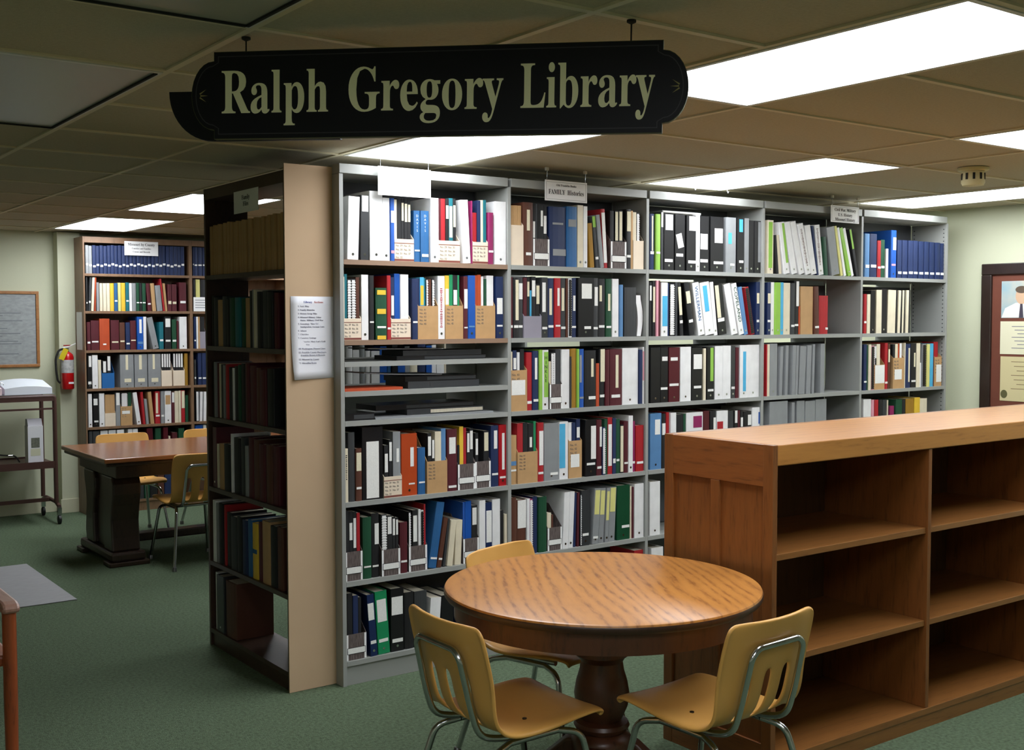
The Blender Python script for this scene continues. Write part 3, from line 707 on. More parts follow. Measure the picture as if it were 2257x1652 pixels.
flat('newspaper_folder', .14, .56, ZB + .060, .005, .06, .19, SB, 'grey folder curling upward on the middle folio shelf', .016)
flat('folio_binder', .02, .17, ZD, .032, .02, .23, KB, 'black post binder at left of the lowest folio shelf')
flat('folio_board', .175, .83, ZD, .008, .02, .23, SB, 'long grey board lying on the lowest folio shelf')
flat('folio_album', .36, .79, ZD + .0083, .026, .05, .20, XB, 'charcoal album lying on the long grey board')
flat('folio_album', .20, .74, ZD + .0346, .024, .06, .19, KB, 'black portfolio topmost on the lowest folio shelf')
# grey ledger lying across the black binders of the middle bay
flat2 = thing('ledger', 'grey ledger lying flat across black binders in the middle steel bay', 'ledger', (X0 + 2 * BW, YM, LV[1] + .3135))
box('cover', SB, flat2, .135, .43, .03, .20, 0, .012, .001); box('page_block', M_PAGE, flat2, .14, .425, .0285, .05, .003, .009)

# ------------------------------------------------------------------ low oak bookcase
OAK_V = wood('oak_upright', (132, 80, 38), (92, 52, 24), .38, (9, 9, .9), 4, .25)
OAK_H = wood('oak_length', (146, 96, 48), (110, 68, 32), .36, (.9, 9, 9), 4, .3)
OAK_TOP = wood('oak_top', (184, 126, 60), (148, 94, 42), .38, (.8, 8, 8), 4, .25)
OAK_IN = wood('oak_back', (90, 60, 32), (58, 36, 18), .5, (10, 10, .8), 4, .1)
BX, BY, BD, BH = 3.08, 2.678, .545, 1.205
bc = thing('low_oak_bookcase', 'long low oak bookcase with empty shelves beside the round table', 'bookcase', (BX, BY, 0))
BL = 2.79
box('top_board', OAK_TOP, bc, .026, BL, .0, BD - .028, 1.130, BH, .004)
for y0, y1 in ((-.001, .045), (BD - .046, BD)): box('stile', OAK_V, bc, 0, .026, y0, y1, 0, BH, .002)
box('rail', wood('oak_cross', (140, 84, 40), (98, 55, 25), .38, (9, .9, 9), 4, .25), bc, .001, .026, .045, BD - .046, 1.055, BH - .001, .002)
box('rail', MATS['oak_cross'], bc, .001, .026, .045, BD - .046, 0, .13, .002)
box('stile', OAK_V, bc, .001, .026, .255, .300, .13, 1.055, .002)
for y0, y1 in ((.045, .255), (.300, BD - .046)): box('panel', OAK_V, bc, .010, .018, y0, y1, .13, 1.055)
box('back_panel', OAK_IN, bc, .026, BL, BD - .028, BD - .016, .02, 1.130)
box('rear_top_rail', OAK_H, bc, .026, BL, BD - .028, BD, 1.130, BH, .002)
for k in range(1, 4):
    x = .026 + k * .915
    if k < 3: box('divider', OAK_V, bc, x - .011, x + .011, .004, BD - .029, .081, 1.130, .001)
    else: box('divider', OAK_V, bc, BL - .022, BL, .004, BD - .029, .081, 1.130, .001)
for k in range(3):
    xa = .027 + k * .915 + (.011 if k else 0); xb = .026 + (k + 1) * .915 - .012 - (.018 if k == 2 else 0)
    for z in (.813, .438): box('shelf', OAK_H, bc, xa, xb, .012, BD - .029, z - .024, z, .002)
box('bottom_shelf', OAK_H, bc, .026, BL, .001, BD - .029, .055, .080, .001)
box('plinth', OAK_H, bc, .026, BL, .004, .024, 0, .055)

# ------------------------------------------------------------------ round oak table
TOPW = wood('round_table_top', (190, 128, 60), (136, 82, 36), .40, (6, 1.1, 2), 3.6, .25, figure=.30, swirl=2.6, bands='X', wscale=1.3)
TWOOD = wood('table_shaded_oak', (86, 46, 24), (54, 28, 14), .42, (6, 6, 1.2), 4, .2)  # apron and pedestal oak darkened to put the backlit shade in the colour
tb = thing('round_table', 'round oak pedestal table in front of the steel shelves', 'table', (2.515, 2.935, 0.014), math.radians(-28))
R_ = .538
ttop = MB().lathe([(R_ - .012, .735), (R_ - .003, .732), (R_, .726), (R_, .712), (R_ - .006, .706), (R_ - .02, .704)], 96).build('tabletop', TOPW, tb, True)
MB().lathe([(R_, .7262), (R_ + .0012, .724), (R_ + .0012, .712), (R_ - .004, .7045)], 96).build('shaded_edge_band', wood('table_edge_shaded', (58, 32, 18), (38, 20, 11), .4, (6, 6, 1.2), 4, .2), ttop, True)  # rim strip coloured dark for the shade under the top
MB().lathe([(.505, .7038), (.505, .632), (.49, .630)], 96).build('apron', TWOOD, tb, True)
MB().lathe([(.10, .63), (.10, .54)], 8).build('pedestal_block', TWOOD, tb)
ped = [(.10, .54), (.088, .532), (.078, .52), (.092, .51), (.095, .495), (.082, .485), (.072, .47), (.076, .44), (.088, .40), (.095, .36), (.090, .32), (.076, .285), (.068, .27), (.090, .262), (.096, .25), (.088, .236), (.076, .228), (.098, .215), (.105, .20), (.105, .12), (.09, .10)]
pedo = MB().lathe(ped, 40).build('pedestal', TWOOD, tb, True)
for k in range(4):
    a = k * PI / 2 + 1.187
    prof = [(.06, .05), (.06, .20), (.12, .20), (.20, .13), (.27, .07), (.30, .055), (.30, 0), (.25, 0), (.23, .035), (.14, .05)]
    o = MB().prism(prof[::-1], -.035, .035, 'y').build('foot', TWOOD, pedo, bevel=.008); o.rotation_euler.z = a

# ------------------------------------------------------------------ moulded shell chairs
SHELL = mat('yellow_shell', (220, 166, 88), 0.36, noise=0.06, nscale=5, coat=.1)
def chair_shell():
    P = [(.221, .413, .176), (.227, .427, .189), (.214, .445, .198), (.12, .447, .206), (.03, .436, .209), (-.06, .428, .208), (-.125, .432, .206), (-.165, .448, .205), (-.190, .476, .205), (-.205, .512, .206),
         (-.217, .556, .208), (-.228, .605, .210), (-.240, .655, .211), (-.252, .705, .210), (-.262, .745, .206), (-.266, .760, .196), (-.268, .768, .176)]
    T = [-1, -.955, -.60, -.50, -.36, -.055, .055, .36, .50, .60, .955, 1]
    mb = MB(); nT = len(T)
    for i, (x, z, hw) in enumerate(P):
        back = max(0, min(1, (z - .46) / .12)) if i > 6 else 0
        for t_ in T:
            cx = x + back * .030 * t_ * t_
            cz = z + (1 - back) * .010 * t_ * t_
            if abs(t_) == 1: cx -= back * .012; cz -= (1 - back) * (.016 if i >= 3 else .010)
            mb.v.append((cx, hw * t_, cz))
    slots = {(i, j) for i in (7, 8, 9, 10) for j in (3, 5, 7)}
    for i in range(len(P) - 1):
        for j in range(nT - 1):
            if (i, j) in slots: continue
            a = i * nT + j
            mb.f.append((a, a + 1, a + nT + 1, a + nT))
    return mb
_sh = chair_shell()
chair_shell_me = _sh.mesh('shell', SHELL, True)
def make_chair(label, loc, rz):
    t = thing('shell_chair', label, 'chair', loc, rz, 'yellow shell chairs')
    o = bpy.data.objects.new('shell', chair_shell_me); C.objects.link(o); o.parent = t
    sd = o.modifiers.new('thick', 'SOLIDIFY'); sd.thickness = .013; sd.offset = -1
    ss = o.modifiers.new('round', 'SUBSURF'); ss.levels = 2; ss.render_levels = 2
    r = .0105
    bk = [(.12, -.125, .405), (-.12, -.125, .402), (-.205, -.125, .425), (-.232, -.125, .51), (-.268, -.120, .665), (-.272, -.095, .690), (-.272, .095, .690), (-.268, .120, .665), (-.232, .125, .51), (-.205, .125, .425), (-.12, .125, .402), (.12, .125, .405)]
    MB().tube(bk, r, 10, .05).build('back_frame', M_CHROME, t, True)
    for s in (-1, 1):
        lg1 = MB().tube([(-.10, s * .135, .388), (-.175, s * .16, .375), (-.275, s * .215, .022)], r, 10, .07).build('leg', M_CHROME, t, True)
        lg2 = MB().tube([(.08, s * .135, .390), (.155, s * .16, .375), (.225, s * .205, .022)], r, 10, .07).build('leg', M_CHROME, t, True)
        MB().tube([(.08, s * .135, .390), (-.10, s * .135, .388)], r, 10).build('side_rail', M_CHROME, t, True)
        for x in (-.277, .227):
            MB().lathe([(.011, .03), (.015, .024), (.016, 0.0005)], 12, x, s * (.216 if x < 0 else .206)).build('glide', mat('steel_glide', (130, 130, 132), .35, metal=1), lg1 if x < 0 else lg2, True)
    MB().tube([(-.05, -.135, .392), (-.05, .135, .392)], r * .9, 10).build('cross_rail', M_CHROME, t, True)
    for x in (-.02, .10):
        for s in (-1, 1): MB().lathe([(.007, .0015), (.007, -.002)], 10).build('rivet', mat('rivet_steel', (70, 66, 60), .4, metal=1), o, False, loc=(x, s * .10, .443 if x > .05 else .436))
    return t
c1 = make_chair('yellow shell chair seen from behind at left of the round table', (2.06, 2.84, 0), math.radians(0))
copy_tree(c1, (2.59, 2.505, 0), math.radians(93), 'yellow shell chair in front of the low oak bookcase')
copy_tree(c1, (2.615, 3.35, 0), math.radians(-75), 'yellow shell chair tucked behind the round table by the steel shelves')
copy_tree(c1, (2.79, 7.58, 0), math.radians(90), 'yellow shell chair on the near side of the distant carved table')
copy_tree(c1, (2.76, 8.72, 0), math.radians(-90), 'yellow shell chair behind the left end of the distant carved table')
copy_tree(c1, (3.46, 8.72, 0), math.radians(-88), 'yellow shell chair behind the distant table, beside the dark bookcase')

# ------------------------------------------------------------------ carved library table far left
LT = thing('library_table', 'dark carved library table with scroll pedestals in the far left area', 'table', (2.20, 7.52, 0))
LTOP = wood('library_table_top', (150, 92, 50), (92, 52, 28), .22, (.8, 7, 7), 4, .6)
LDK = wood('library_table_dark', (58, 40, 28), (28, 18, 13), .4, (4, 4, 1), 5, .2)
box('tabletop', LTOP, LT, 0, 2.0, 0, 1.05, .715, .745, .006)
box('edge_moulding', LDK, LT, .015, 1.985, .015, 1.035, .690, .7145, .008)
box('apron', LDK, LT, .10, 1.90, .10, .95, .60, .6895, .006)
for xp in (.08, 1.62):
    for yy in (.20, .62):
        pr_ = [(0, .09), (.03, .09), (.20, .09), (.22, .16), (.205, .26), (.185, .36), (.20, .46), (.235, .53), (.245, .599), (0, .599), (-.03, .55), (-.03, .48), (.0, .40), (.025, .30), (.015, .18)]
        MB().prism([(yy + .0 + a * .95, b) for a, b in pr_], xp + .02, xp + .21, 'x').build('scroll_pedestal', LDK, LT, bevel=.012)
        for xx in (xp + .045, xp + .15): MB().prism([(yy + .02 + a * .85, b) for a, b in pr_], xx, xx + .035, 'x').build('carved_rib', LDK, LT, bevel=.006, loc=(0, -.012, 0))
    box('pedestal_panel', LDK, LT, xp + .05, xp + .18, .42, .63, .0905, .599, .004)
    box('foot_block', LDK, LT, xp, xp + .23, .15, .90, .03, .0895, .015)
    box('foot', LDK, LT, xp - .02, xp + .25, .13, .28, 0, .0295, .006); box('foot', LDK, LT, xp - .02, xp + .25, .77, .92, 0, .0295, .006)
box('stretcher', LDK, LT,   .3105, 1.6195, .46, .58, .095, .15, .01)

# ------------------------------------------------------------------ brown bookcases at the far wall
M_BROWNC = wood('brown_bookcase', (128, 98, 72), (92, 66, 46), .5, (6, 6, .8), 5, .1)
def case(name, label, loc, wd, dp, levels, top, m, th=.02, back=True, rz=0, top_h=.05, ends=(None, None), group=None):
    t = thing(name, label, 'bookcase', loc, rz, group)
    box('side_panel', ends[0] or m, t, -th, 0, 0, dp, 0, top, .001); box('side_panel', ends[1] or m, t, wd, wd + th, 0, dp, 0, top, .001)
    for z in levels: box('shelf', m, t, .0005, wd - .0005, 0, dp, z - .022, z, .001)
    box('top_rail', m, t, .0005, wd - .0005, 0, dp, top - top_h, top - .001, .001)
    box('plinth', m, t, .0005, wd - .0005, .01, .03, 0, levels[-1] - .0225)
    if back: box('back_panel', m, t, .0005, wd - .0005, dp - .008, dp, 0, top - .002)
    return t
case('tall_bookcase', 'tall brown wooden bookcase against the far wall beside the pilaster', (FX0, FYC, 0), .90, .26, [2.043, 1.728, 1.397, 1.073, .747, .43, .10], 2.352, M_BROWNC, .0122, group='far wall bookcases')
case('tall_bookcase', 'second tall brown bookcase at the far wall, mostly behind the dark one', (FX0 + .925, FYC, 0), .90, .26, [2.043, 1.728, 1.397, 1.073, .747, .43, .10], 2.352, M_BROWNC, .0122, group='far wall bookcases')
box('side_notice', M_WHITEP, tag(thing('notice_card', 'white notice card taped on the side of the distant brown bookcase', 'notice'), None), FX0 - .0140, FX0 - .0130, FYC + .06, FYC + .22, 1.40, 1.72)
low = [('.10', [(30, 70, 240, 'n'), (72, 110, 245, 'k'), (112, 140, 230, 'm'), (150, 200, 250, 's'), (205, 240, 240, 'q'), (245, 300, 250, 'k'), (305, 350, 245, 'w'), (355, 400, 240, 'r'), (405, 470, 250, 'x'), (475, 520, 245, 'd'), (525, 590, 250, 'k'), (595, 650, 240, 'u'), (655, 720, 245, 'n')])]
for z, its in low:
    s = ';'.join('B %d %d %d %s' % i for i in its)
    shelf_items(Matrix.Translation((FX0, FYC, .10)), s, 'lowest floor-level shelf of the distant brown bookcase', 'books in the distant brown bookcases', width=.9, dmax=.25)
# ------------------------------------------------------------------ dark walnut bookcase with tan end panel
DKX, DKY = 2.133, 4.60
DL = [1.870, 1.519, 1.165, .812, .434, .088]
dk = case('dark_bookcase', 'dark wooden bookcase standing side-on with a tan end panel', (DKX, DKY + .93, 0), .91, .224, DL, 2.30, M_DARKWOOD, .02, False, -PI / 2, .055)
box('end_panel', M_TANPANEL, dk, .9305, .9365, -.006, .224, 0.002, 2.325)
dfr = Matrix.Translation((DKX, DKY + .93, 0)) @ Matrix.Rotation(-PI / 2, 4, 'Z')
DROW = {
 1: ';'.join('B %d %d %d %s' % (20 + 33 * k, 20 + 33 * k + 32, 242 + (k * 5) % 9, 'a') for k in range(26)),
 2: 'B 30 60 250 k;B 64 100 240 x;B 110 170 228 a;B 175 225 245 x;B 230 262 230 k;B 270 330 235 d;B 335 395 236 t;B 400 440 232 d;B 450 500 232 a;B 505 535 265 k;P 540 560 270 s;P 565 585 268 i;B 592 640 258 k;B 645 700 262 x;B 705 760 255 k;B 765 810 250 m',
 3: 'B 30 60 270 k;P 66 82 275 s;B 88 110 270 m;P 114 128 268 i;B 132 170 265 k;P 176 200 262 s;B 204 240 268 r;B 246 270 255 k;P 275 290 250 x;P 294 306 252 w;B 310 350 262 k;B 355 380 270 d;B 385 430 276 k;B 440 480 280 m;B 490 560 270 m;B 565 610 262 u;B 615 680 255 m;B 690 760 262 k',
 4: 'R 25 70 300 m;P 80 95 220 i;B 110 170 225 a;B 180 250 230 k;P 270 282 285 w;B 290 360 270 k;B 370 410 275 x;B 420 455 240 s;B 465 520 285 m;B 525 590 280 u;B 595 660 265 m;B 670 730 270 u;B 735 800 268 m',
 5: 'P 25 60 310 w;P 64 90 300 s;B 95 140 305 k;B 150 175 300 r;B 185 240 270 k;B 250 320 260 x;B 330 380 270 k;B 390 440 262 n;B 445 490 270 q;B 500 560 262 y L120-140q;B 565 610 275 m;B 615 700 290 a;B 710 770 280 k;B 780 840 285 u',
 6: 'P 30 55 290 w;R 62 150 285 x;B 170 300 275 u'}
for r in DROW:
    shelf_items(dfr @ Matrix.Translation((0, 0, DL[r - 1])), DROW[r], '%s shelf, dark side-on bookcase' % ROW[r], 'books in the dark side-on bookcase', width=.91, dmax=.215)

# ------------------------------------------------------------------ bookcase in the aisle behind the steel range
bk_ = case('aisle_bookcase', 'grey bookcase of white binders seen through the folio shelves', (3.22, 6.33, 0), 1.50, .26, [1.90, 1.56, 1.20, .84, .48, .10], 2.2, M_STEEL, group=None)
rb = random.Random(5)
for r, z in ((2, 1.56), (3, 1.20)):
    x = 120; L = []
    while x < 1250:
        wd = rb.randint(28, 62); L.append('%s %d %d %d %s' % (rb.choice('RRB'), x, x + wd, rb.randint(250, 300), rb.choice('wwwwsnbqik'))); x += wd + rb.choice((1, 2, 3))
    L = L[:30]
    shelf_items(Matrix.Translation((3.22, 6.33, z)), ';'.join(L), '%s shelf of the aisle bookcase' % ROW[r], 'binders in the aisle bookcase', width=1.5, dmax=.25)

# ------------------------------------------------------------------ hanging wooden sign
M_SIGN = mat('sign_black', (14, 14, 20), 0.45, spec=.25)
M_SIGNEDGE = mat('sign_green_edge', (70, 76, 40), 0.6)
M_GOLD = mat('sign_pale_gold', (248, 244, 200), 0.55)
a_ = Vector((1.234, 2.903, 0)); b_ = Vector((1.952, 2.172, 0)); d_ = (b_ - a_).normalized()
sg = thing('hanging_sign', 'black wooden hanging sign lettered Ralph Gregory Library', 'sign', (a_.x, a_.y, 0), math.atan2(d_.y, d_.x))
zt, zb_, xl, xr = 2.361, 2.130, -.087, 1.106
zm = (zt + zb_) / 2; rad = .091
TILT = .0140
sg.rotation_euler = (0, TILT, math.atan2(d_.y, d_.x))
sg.location = Vector((a_.x, a_.y, 0)) - d_ * (2.25 * TILT)
def sign_outline(o):
    P = []
    def arc(cx, a0, a1, rx):
        for k in range(15):
            a = a0 + (a1 - a0) * k / 14
            P.append((cx + (rx + o) * math.cos(a), zm + (rad + o) * math.sin(a)))
    P += [(xl - o, zb_ - o), (xr + o, zb_ - o), (xr + o, zm - rad - o * .3)]
    arc(xr + .002, -PI / 2, PI / 2, .062)
    P += [(xr + o, zm + rad + o * .3), (xr + o, zt + o), (xl - o, zt + o), (xl - o, zm + rad + o * .3)]
    arc(xl - .002, PI / 2, PI * 1.5, .062)
    P += [(xl - o, zm - rad - o * .3)]
    Q = []
    for p in P:
        if not Q or (Vector(p) - Vector(Q[-1])).length > 1e-4: Q.append(p)
    return Q
MB().prism(sign_outline(0), 0, .018, 'y').build('board', M_SIGNEDGE, sg)
face = MB().prism(sign_outline(-.0016), -.0012, .0004, 'y').build('face', M_SIGN, sg)
# a painted border line follows the outline
ol = sign_outline(-.012); il = sign_outline(-.0145); mb = MB(); n = len(ol)
if len(il) == n:
    for p, q in ol: mb.v.append((p, -.0017, q))
    for p, q in il: mb.v.append((p, -.0017, q))
    for i in range(n):
        j = (i + 1) % n; mb.f.append((i, j, n + j, n + i))
    mb.build('border_line', mat('sign_border', (52, 52, 56), .5), face)
def sign_word(body, x0, x1, size):
    me = text_mesh(serif(body), size, .0008, 'LEFT')
    xs_ = [v.co.x for v in me.vertices]; w0, w1 = min(xs_), max(xs_)
    sx = (x1 - x0) / (w1 - w0)
    text(serif(body), size, M_GOLD, face, Matrix.Translation((x0 - w0 * sx, -.0022, 2.198)) @ FRONT, align='LEFT', depth=.0008, sx=sx)
sign_word('Ralph', -.064, .232, .165); sign_word('Gregory', .288, .700, .165); sign_word('Library', .745, 1.086, .165)
for xx, s in ((xl - .034, -1), (xr + .036, 1)):        # little painted sprig at each end
    mb = MB()
    for k in (-1, 0, 1):
        aa = k * .6
        p0 = Vector((xx + s * .012, zm)); dd = Vector((-s * math.cos(aa), math.sin(aa)))
        nn = Vector((-dd.y, dd.x))
        for q in (p0 + dd * .008 - nn * .002, p0 + dd * .008 + nn * .002, p0 + dd * .030): mb.v.append((q.x, -.0020, q.y))
        mb.f.append(tuple(len(mb.v) - 3 + i for i in range(3)))
    mb.build('painted_sprig', mat('sprig_gold', (150, 140, 84), .6), face)
for xx in (0.0, 1.024):
    MB().tube([(xx, .009, zt - .002), (xx, .009, ZC + .001 + xx * TILT)], .0022, 8).build('hanger_rod', M_MATTBLACK, sg)
    MB().lathe([(.012, ZC + xx * TILT), (.012, ZC - .006 + xx * TILT), (.004, ZC - .010 + xx * TILT)], 12, xx, .009).build('ceiling_hook', M_MATTBLACK, sg)
# rear half-height board
MB().prism([(-.113 - .124 * math.cos(k * PI / 24), 2.267 - .134 * math.sin(k * PI / 24)) for k in range(13)] + [(.25, 2.133), (.25, 2.267)], .045, .062, 'y').build('rear_board', M_SIGN, sg)
box('spacer', M_SIGN, sg, .02, .06, .018, .045, 2.18, 2.23); box('spacer', M_SIGN, sg, .18, .22, .018, .045, 2.18, 2.23)

# ------------------------------------------------------------------ small hanging shelf signs
def shelf_sign(label, x0, x1, z0, z1, y, lines, bend=0.0):
    t = thing('shelf_sign', label, 'sign', ((x0 + x1) / 2, y, 0), 0, 'small signs hung over the steel shelves')
    w_ = (x1 - x0) / 2
    card = box('card', M_WHITEP, t, -w_, w_, 0, .0025, z0, z1)
    for xx in (-w_ + .012, w_ - .012):
        MB().tube([(xx, .001, z1 - .004), (xx, .001, z1 + .014), (xx, -.002, ZC - .012)], .0016, 6).build('wire_hook', M_CHROME, t)
        box('ceiling_clip', mat('clip_white', (210, 210, 205), .4), t, xx - .009, xx + .009, -.006, .008, ZC - .016, ZC + .0005, .002)
    for s, sz, zz, sx, sf in lines:
        text(serif(s) if sf else s, sz, M_PRINT, card, Matrix.Translation((0, -.0006, zz)) @ FRONT, sx=sx, depth=.0002)
    if lines:
        mb = MB()
        for q in ((-w_ + .008, w_ - .008, z0 + .008, z0 + .0095), (-w_ + .008, w_ - .008, z1 - .0095, z1 - .008), (-w_ + .008, -w_ + .0095, z0 + .0095, z1 - .0095), (w_ - .0095, w_ - .008, z0 + .0095, z1 - .0095)):
            mb.box(q[0], q[1], -.0006, .0005, q[2], q[3])
        mb.build('border', mat('pale_border', (150, 150, 150), .8), card)
shelf_sign('blank bright white card hung above the leftmost steel bay', 2.535, 2.812, 2.206, 2.334, 4.495, [])
shelf_sign('small white sign reading Family Histories above the second steel bay', 3.477, 3.747, 2.238, 2.340, 4.495, [('FAMILY  Histories', .034, 2.272, .80, True), ('Old Franklin Books', .015, 2.312, 1, True)])
shelf_sign('small white Civil War and History sign between fourth and rightmost bays', 5.674, 5.945, 2.240, 2.341, 4.495, [('Civil War, Military', .026, 2.308, .95, True), ('U.S. History', .026, 2.278, 1, True), ('Missouri History', .026, 2.250, 1, True)])
t = thing('ceiling_hook_pair', 'pair of empty white hooks hanging above the middle steel bay', 'hook', (4.64, 4.495, 0))
for xx in (-.128, .128):
    box('ceiling_clip', MATS['clip_white'], t, xx - .009, xx + .009, -.006, .008, ZC - .016, ZC + .0005, .002)
    MB().tube([(xx, 0, ZC - .012), (xx, 0, ZC - .034), (xx + .006, 0, ZC - .045), (xx + .012, 0, ZC - .036)], .0016, 6).build('wire_hook', M_CHROME, t)
# card on the dark bookcase and on the far bookcase
t = thing('shelf_card', 'pale card sign hung on the top rail of the dark bookcase', 'sign', (DKX - .008, 5.0, 0), -PI / 2)
box('card', M_WHITEP, t, -.14, .14, -.002, .0, 2.145, 2.248); text(serif('Family\nFiles'), .03, M_PRINT, t, Matrix.Translation((0, -.0026, 2.205)) @ FRONT, depth=.0002)
t = thing('shelf_card', 'white Missouri by County card on the far brown bookcase', 'sign', (3.225, FYC - .006, 0))
box('card', M_WHITEP, t, -.145, .145, 0, .002, 2.205, 2.325)
for s, sz, zz in (('Missouri by County', .032, 2.288), ('Counties and Families', .02, 2.258), ('Census and Records', .02, 2.230)): text(serif(s), sz, M_PRINT, t, Matrix.Translation((0, -.0006, zz)) @ FRONT, depth=.0002, sx=.85)
t = thing('notice_card', 'white notice standing against books in the far bookcase', 'notice', (3.74, FYC - .003, 1.7285))
box('card', M_WHITEP, t, -.06, .062, 0, .002, 0, .125)
for k in range(4): box('text_line', mat('pale_print', (120, 124, 130), .8), t, -.045, .045, -.0005, .0005, .03 + k * .022, .036 + k * .022)

# ------------------------------------------------------------------ paper list on the tan panel
pl = thing('paper_list', 'white sheet headed Library Sections taped on the tan end panel', 'notice', (2.150, DKY - .0085, 0))
mb = MB(); n = 10
for k in range(n + 1):
    z = 1.385 + .366 * k / n
    for j in range(7):
        x = .222 * j / 6
        yy = -.0005 - (.012 * ((1 - k / n) ** 3) * ((1 - j / 6) ** 2))
        mb.v.append((x + (.010 * (1 - k / n) ** 3 if j == 0 else 0), yy, z + (.006 * j / 6 if k == 0 else 0)))
for k in range(n):
    for j in range(6):
        a = k * 7 + j; mb.f.append((a, a + 1, a + 8, a + 7))
o = sheet = mb.build('sheet', mat('white_sheet', (234, 235, 242), .75), pl, True); sd = o.modifiers.new('thick', 'SOLIDIFY'); sd.thickness = .0005; sd.offset = -1
MPL = mat('faint_print', (104, 104, 126), .8)
text(serif('Library'), .0125, mat('title_blue', (86, 96, 170), .8), sheet, Matrix.Translation((.062, -.0014, 1.722)) @ FRONT, align='LEFT', depth=.0002)
text(serif('Sections'), .0125, mat('title_red', (190, 96, 96), .8), sheet, Matrix.Translation((.112, -.0014, 1.722)) @ FRONT, align='LEFT', depth=.0002)
PL = [('1.', 'Vert. Files', 1.704), ('2.', 'Family Histories', 1.688), ('3.', 'History Scrap Files', 1.672), ('4.', 'Missouri History, Other', 1.656), ('', ' States, Military, Civil War', 1.643), ('5.', 'Genealogy, "How To",', 1.627), ('', ' Immigration, German Lists', 1.614),
      ('6.', 'Atlases', 1.597), ('7.', 'Churches', 1.581), ('8.', 'Cemetery Listings', 1.565), ('9.', "Obituaries, Mary Lou's Gold", 1.549), ('', ' Collection', 1.536), ('10.', 'Washington, Pioneer Lines', 1.518), ('11.', 'Franklin County Marriages,', 1.502), ('', ' Franklin History & Records', 1.489), ('12.', 'Missouri by County', 1.471), ('13.', 'Microfilm Room', 1.455)]
for nmb, s, z in PL:
    text(serif((nmb + ' ' if nmb else '   ') + s), .0098, MPL, sheet, Matrix.Translation((.034, -.0014 if z > 1.52 else -.0046, z)) @ FRONT, align='LEFT', depth=.0002, name='text_line')

# ------------------------------------------------------------------ right wall picture frame
fr = thing('document_frame', 'dark framed display of a portrait and certificates on the right wall', 'frame', (XR, 4.41, 0), 0)
M_FR = wood('frame_dark', (44, 30, 24), (26, 17, 14), .35, (4, 4, 1), 5, .3)
W_, Z0, Z1 = .74, .93, 2.02
box('frame_rail', M_FR, fr, -.032, -.001, -W_, 0, Z1 - .075, Z1, .006); box('frame_rail', M_FR, fr, -.032, -.001, -W_, 0, Z0, Z0 + .075, .006)
box('frame_rail', M_FR, fr, -.032, -.001, -.075, 0, Z0 + .0755, Z1 - .0755, .006); box('frame_rail', M_FR, fr, -.032, -.001, -W_, -W_ + .075, Z0 + .0755, Z1 - .0755, .006)
box('mat_board', mat('mat_brown', (112, 62, 46), .7, noise=.1, nscale=9), fr, -.014, -.006, -W_ + .075, -.075, Z0 + .075, Z1 - .075)
cf1 = box('certificate', mat('cream_paper', (224, 220, 190), .7), fr, -.0165, -.0142, -.60, -.138, 1.395 + .018, 1.632)
cf2 = box('certificate', mat('aged_paper', (208, 196, 150), .7), fr, -.0165, -.0142, -.60, -.143, 1.10, 1.397)
ph = box('portrait_photo', mat('photo_backdrop', (190, 190, 178), .5, noise=.25, nscale=8, col2=(150, 180, 190)), fr, -.0165, -.0142, -.50, -.142, 1.655, 1.900)
def disc(name, m, y, z, ry, rz_, x, par=ph):
    MB().prism([(y + ry * math.cos(k * PI / 12), z + rz_ * math.sin(k * PI / 12)) for k in range(24)], x, x + .0006, 'x').build(name, m, par)
disc('portrait_head', mat('photo_skin', (206, 170, 140), .6), -.285, 1.80, .042, .055, -.0175)
disc('portrait_hair', mat('photo_hair', (92, 76, 62), .6), -.285, 1.842, .044, .024, -.0181)
MB().prism([(-.46, 1.657), (-.145, 1.657), (-.17, 1.72), (-.245, 1.755), (-.325, 1.755), (-.42, 1.72)], -.0172, -.0167, 'x').build('portrait_shirt', mat('photo_shirt', (226, 224, 220), .6), ph)
MB().prism([(-.300, 1.657), (-.268, 1.657), (-.276, 1.748), (-.292, 1.748)], -.0178, -.0173, 'x').build('portrait_tie', mat('photo_tie', (66, 60, 74), .6), ph)
disc('gold_seal', mat('seal_green', (96, 94, 60), .5), -.172, 1.145, .024, .028, -.0172, cf2)
for k in range(7):
    ln = .30 - .04 * (k % 3)
    box('text_line', MPL, cf1, -.0170, -.0164, -.37 - ln / 2, -.37 + ln / 2, 1.60 - k * .024 - .004, 1.60 - k * .024)
    box('text_line', mat('brown_print', (128, 108, 80), .8), cf2, -.0170, -.0164, -.37 - ln / 2, -.37 + ln / 2, 1.365 - k * .03 - .004, 1.365 - k * .03)

# ------------------------------------------------------------------ framed chart on the far wall
fc = thing('framed_chart', 'large grey chart in a thin oak frame on the far left wall', 'frame', (2.47, YF, 0))
M_OF = wood('thin_oak_frame', (170, 116, 62), (128, 80, 40), .4, (6, 6, 6), 4)
for q in ((-.92, 0, 1.255, 1.280), (-.92, 0, 1.872, 1.897)): box('frame_rail', M_OF, fc, q[0], q[1], -.022, -.001, q[2], q[3], .003)
for q in ((-.92, -.895), (-.025, 0)): box('frame_rail', M_OF, fc, q[0], q[1], -.022, -.001, 1.2805, 1.8715, .003)
chs = box('chart_sheet', mat('chart_grey', (162, 168, 168), .35, noise=.22, nscale=26, stretch=(1, 1, 2.2)), fc, -.894, -.026, -.010, -.002, 1.281, 1.871)
rg = random.Random(4)
for k in range(26):
    z = 1.30 + k * .0215; x = -.84 + rg.uniform(0, .06); ln = rg.uniform(.2, .72)
    box('printed_line', mat('chart_print', (112, 118, 122), .7), chs, x, x + ln, -.0106, -.0098, z, z + .006)

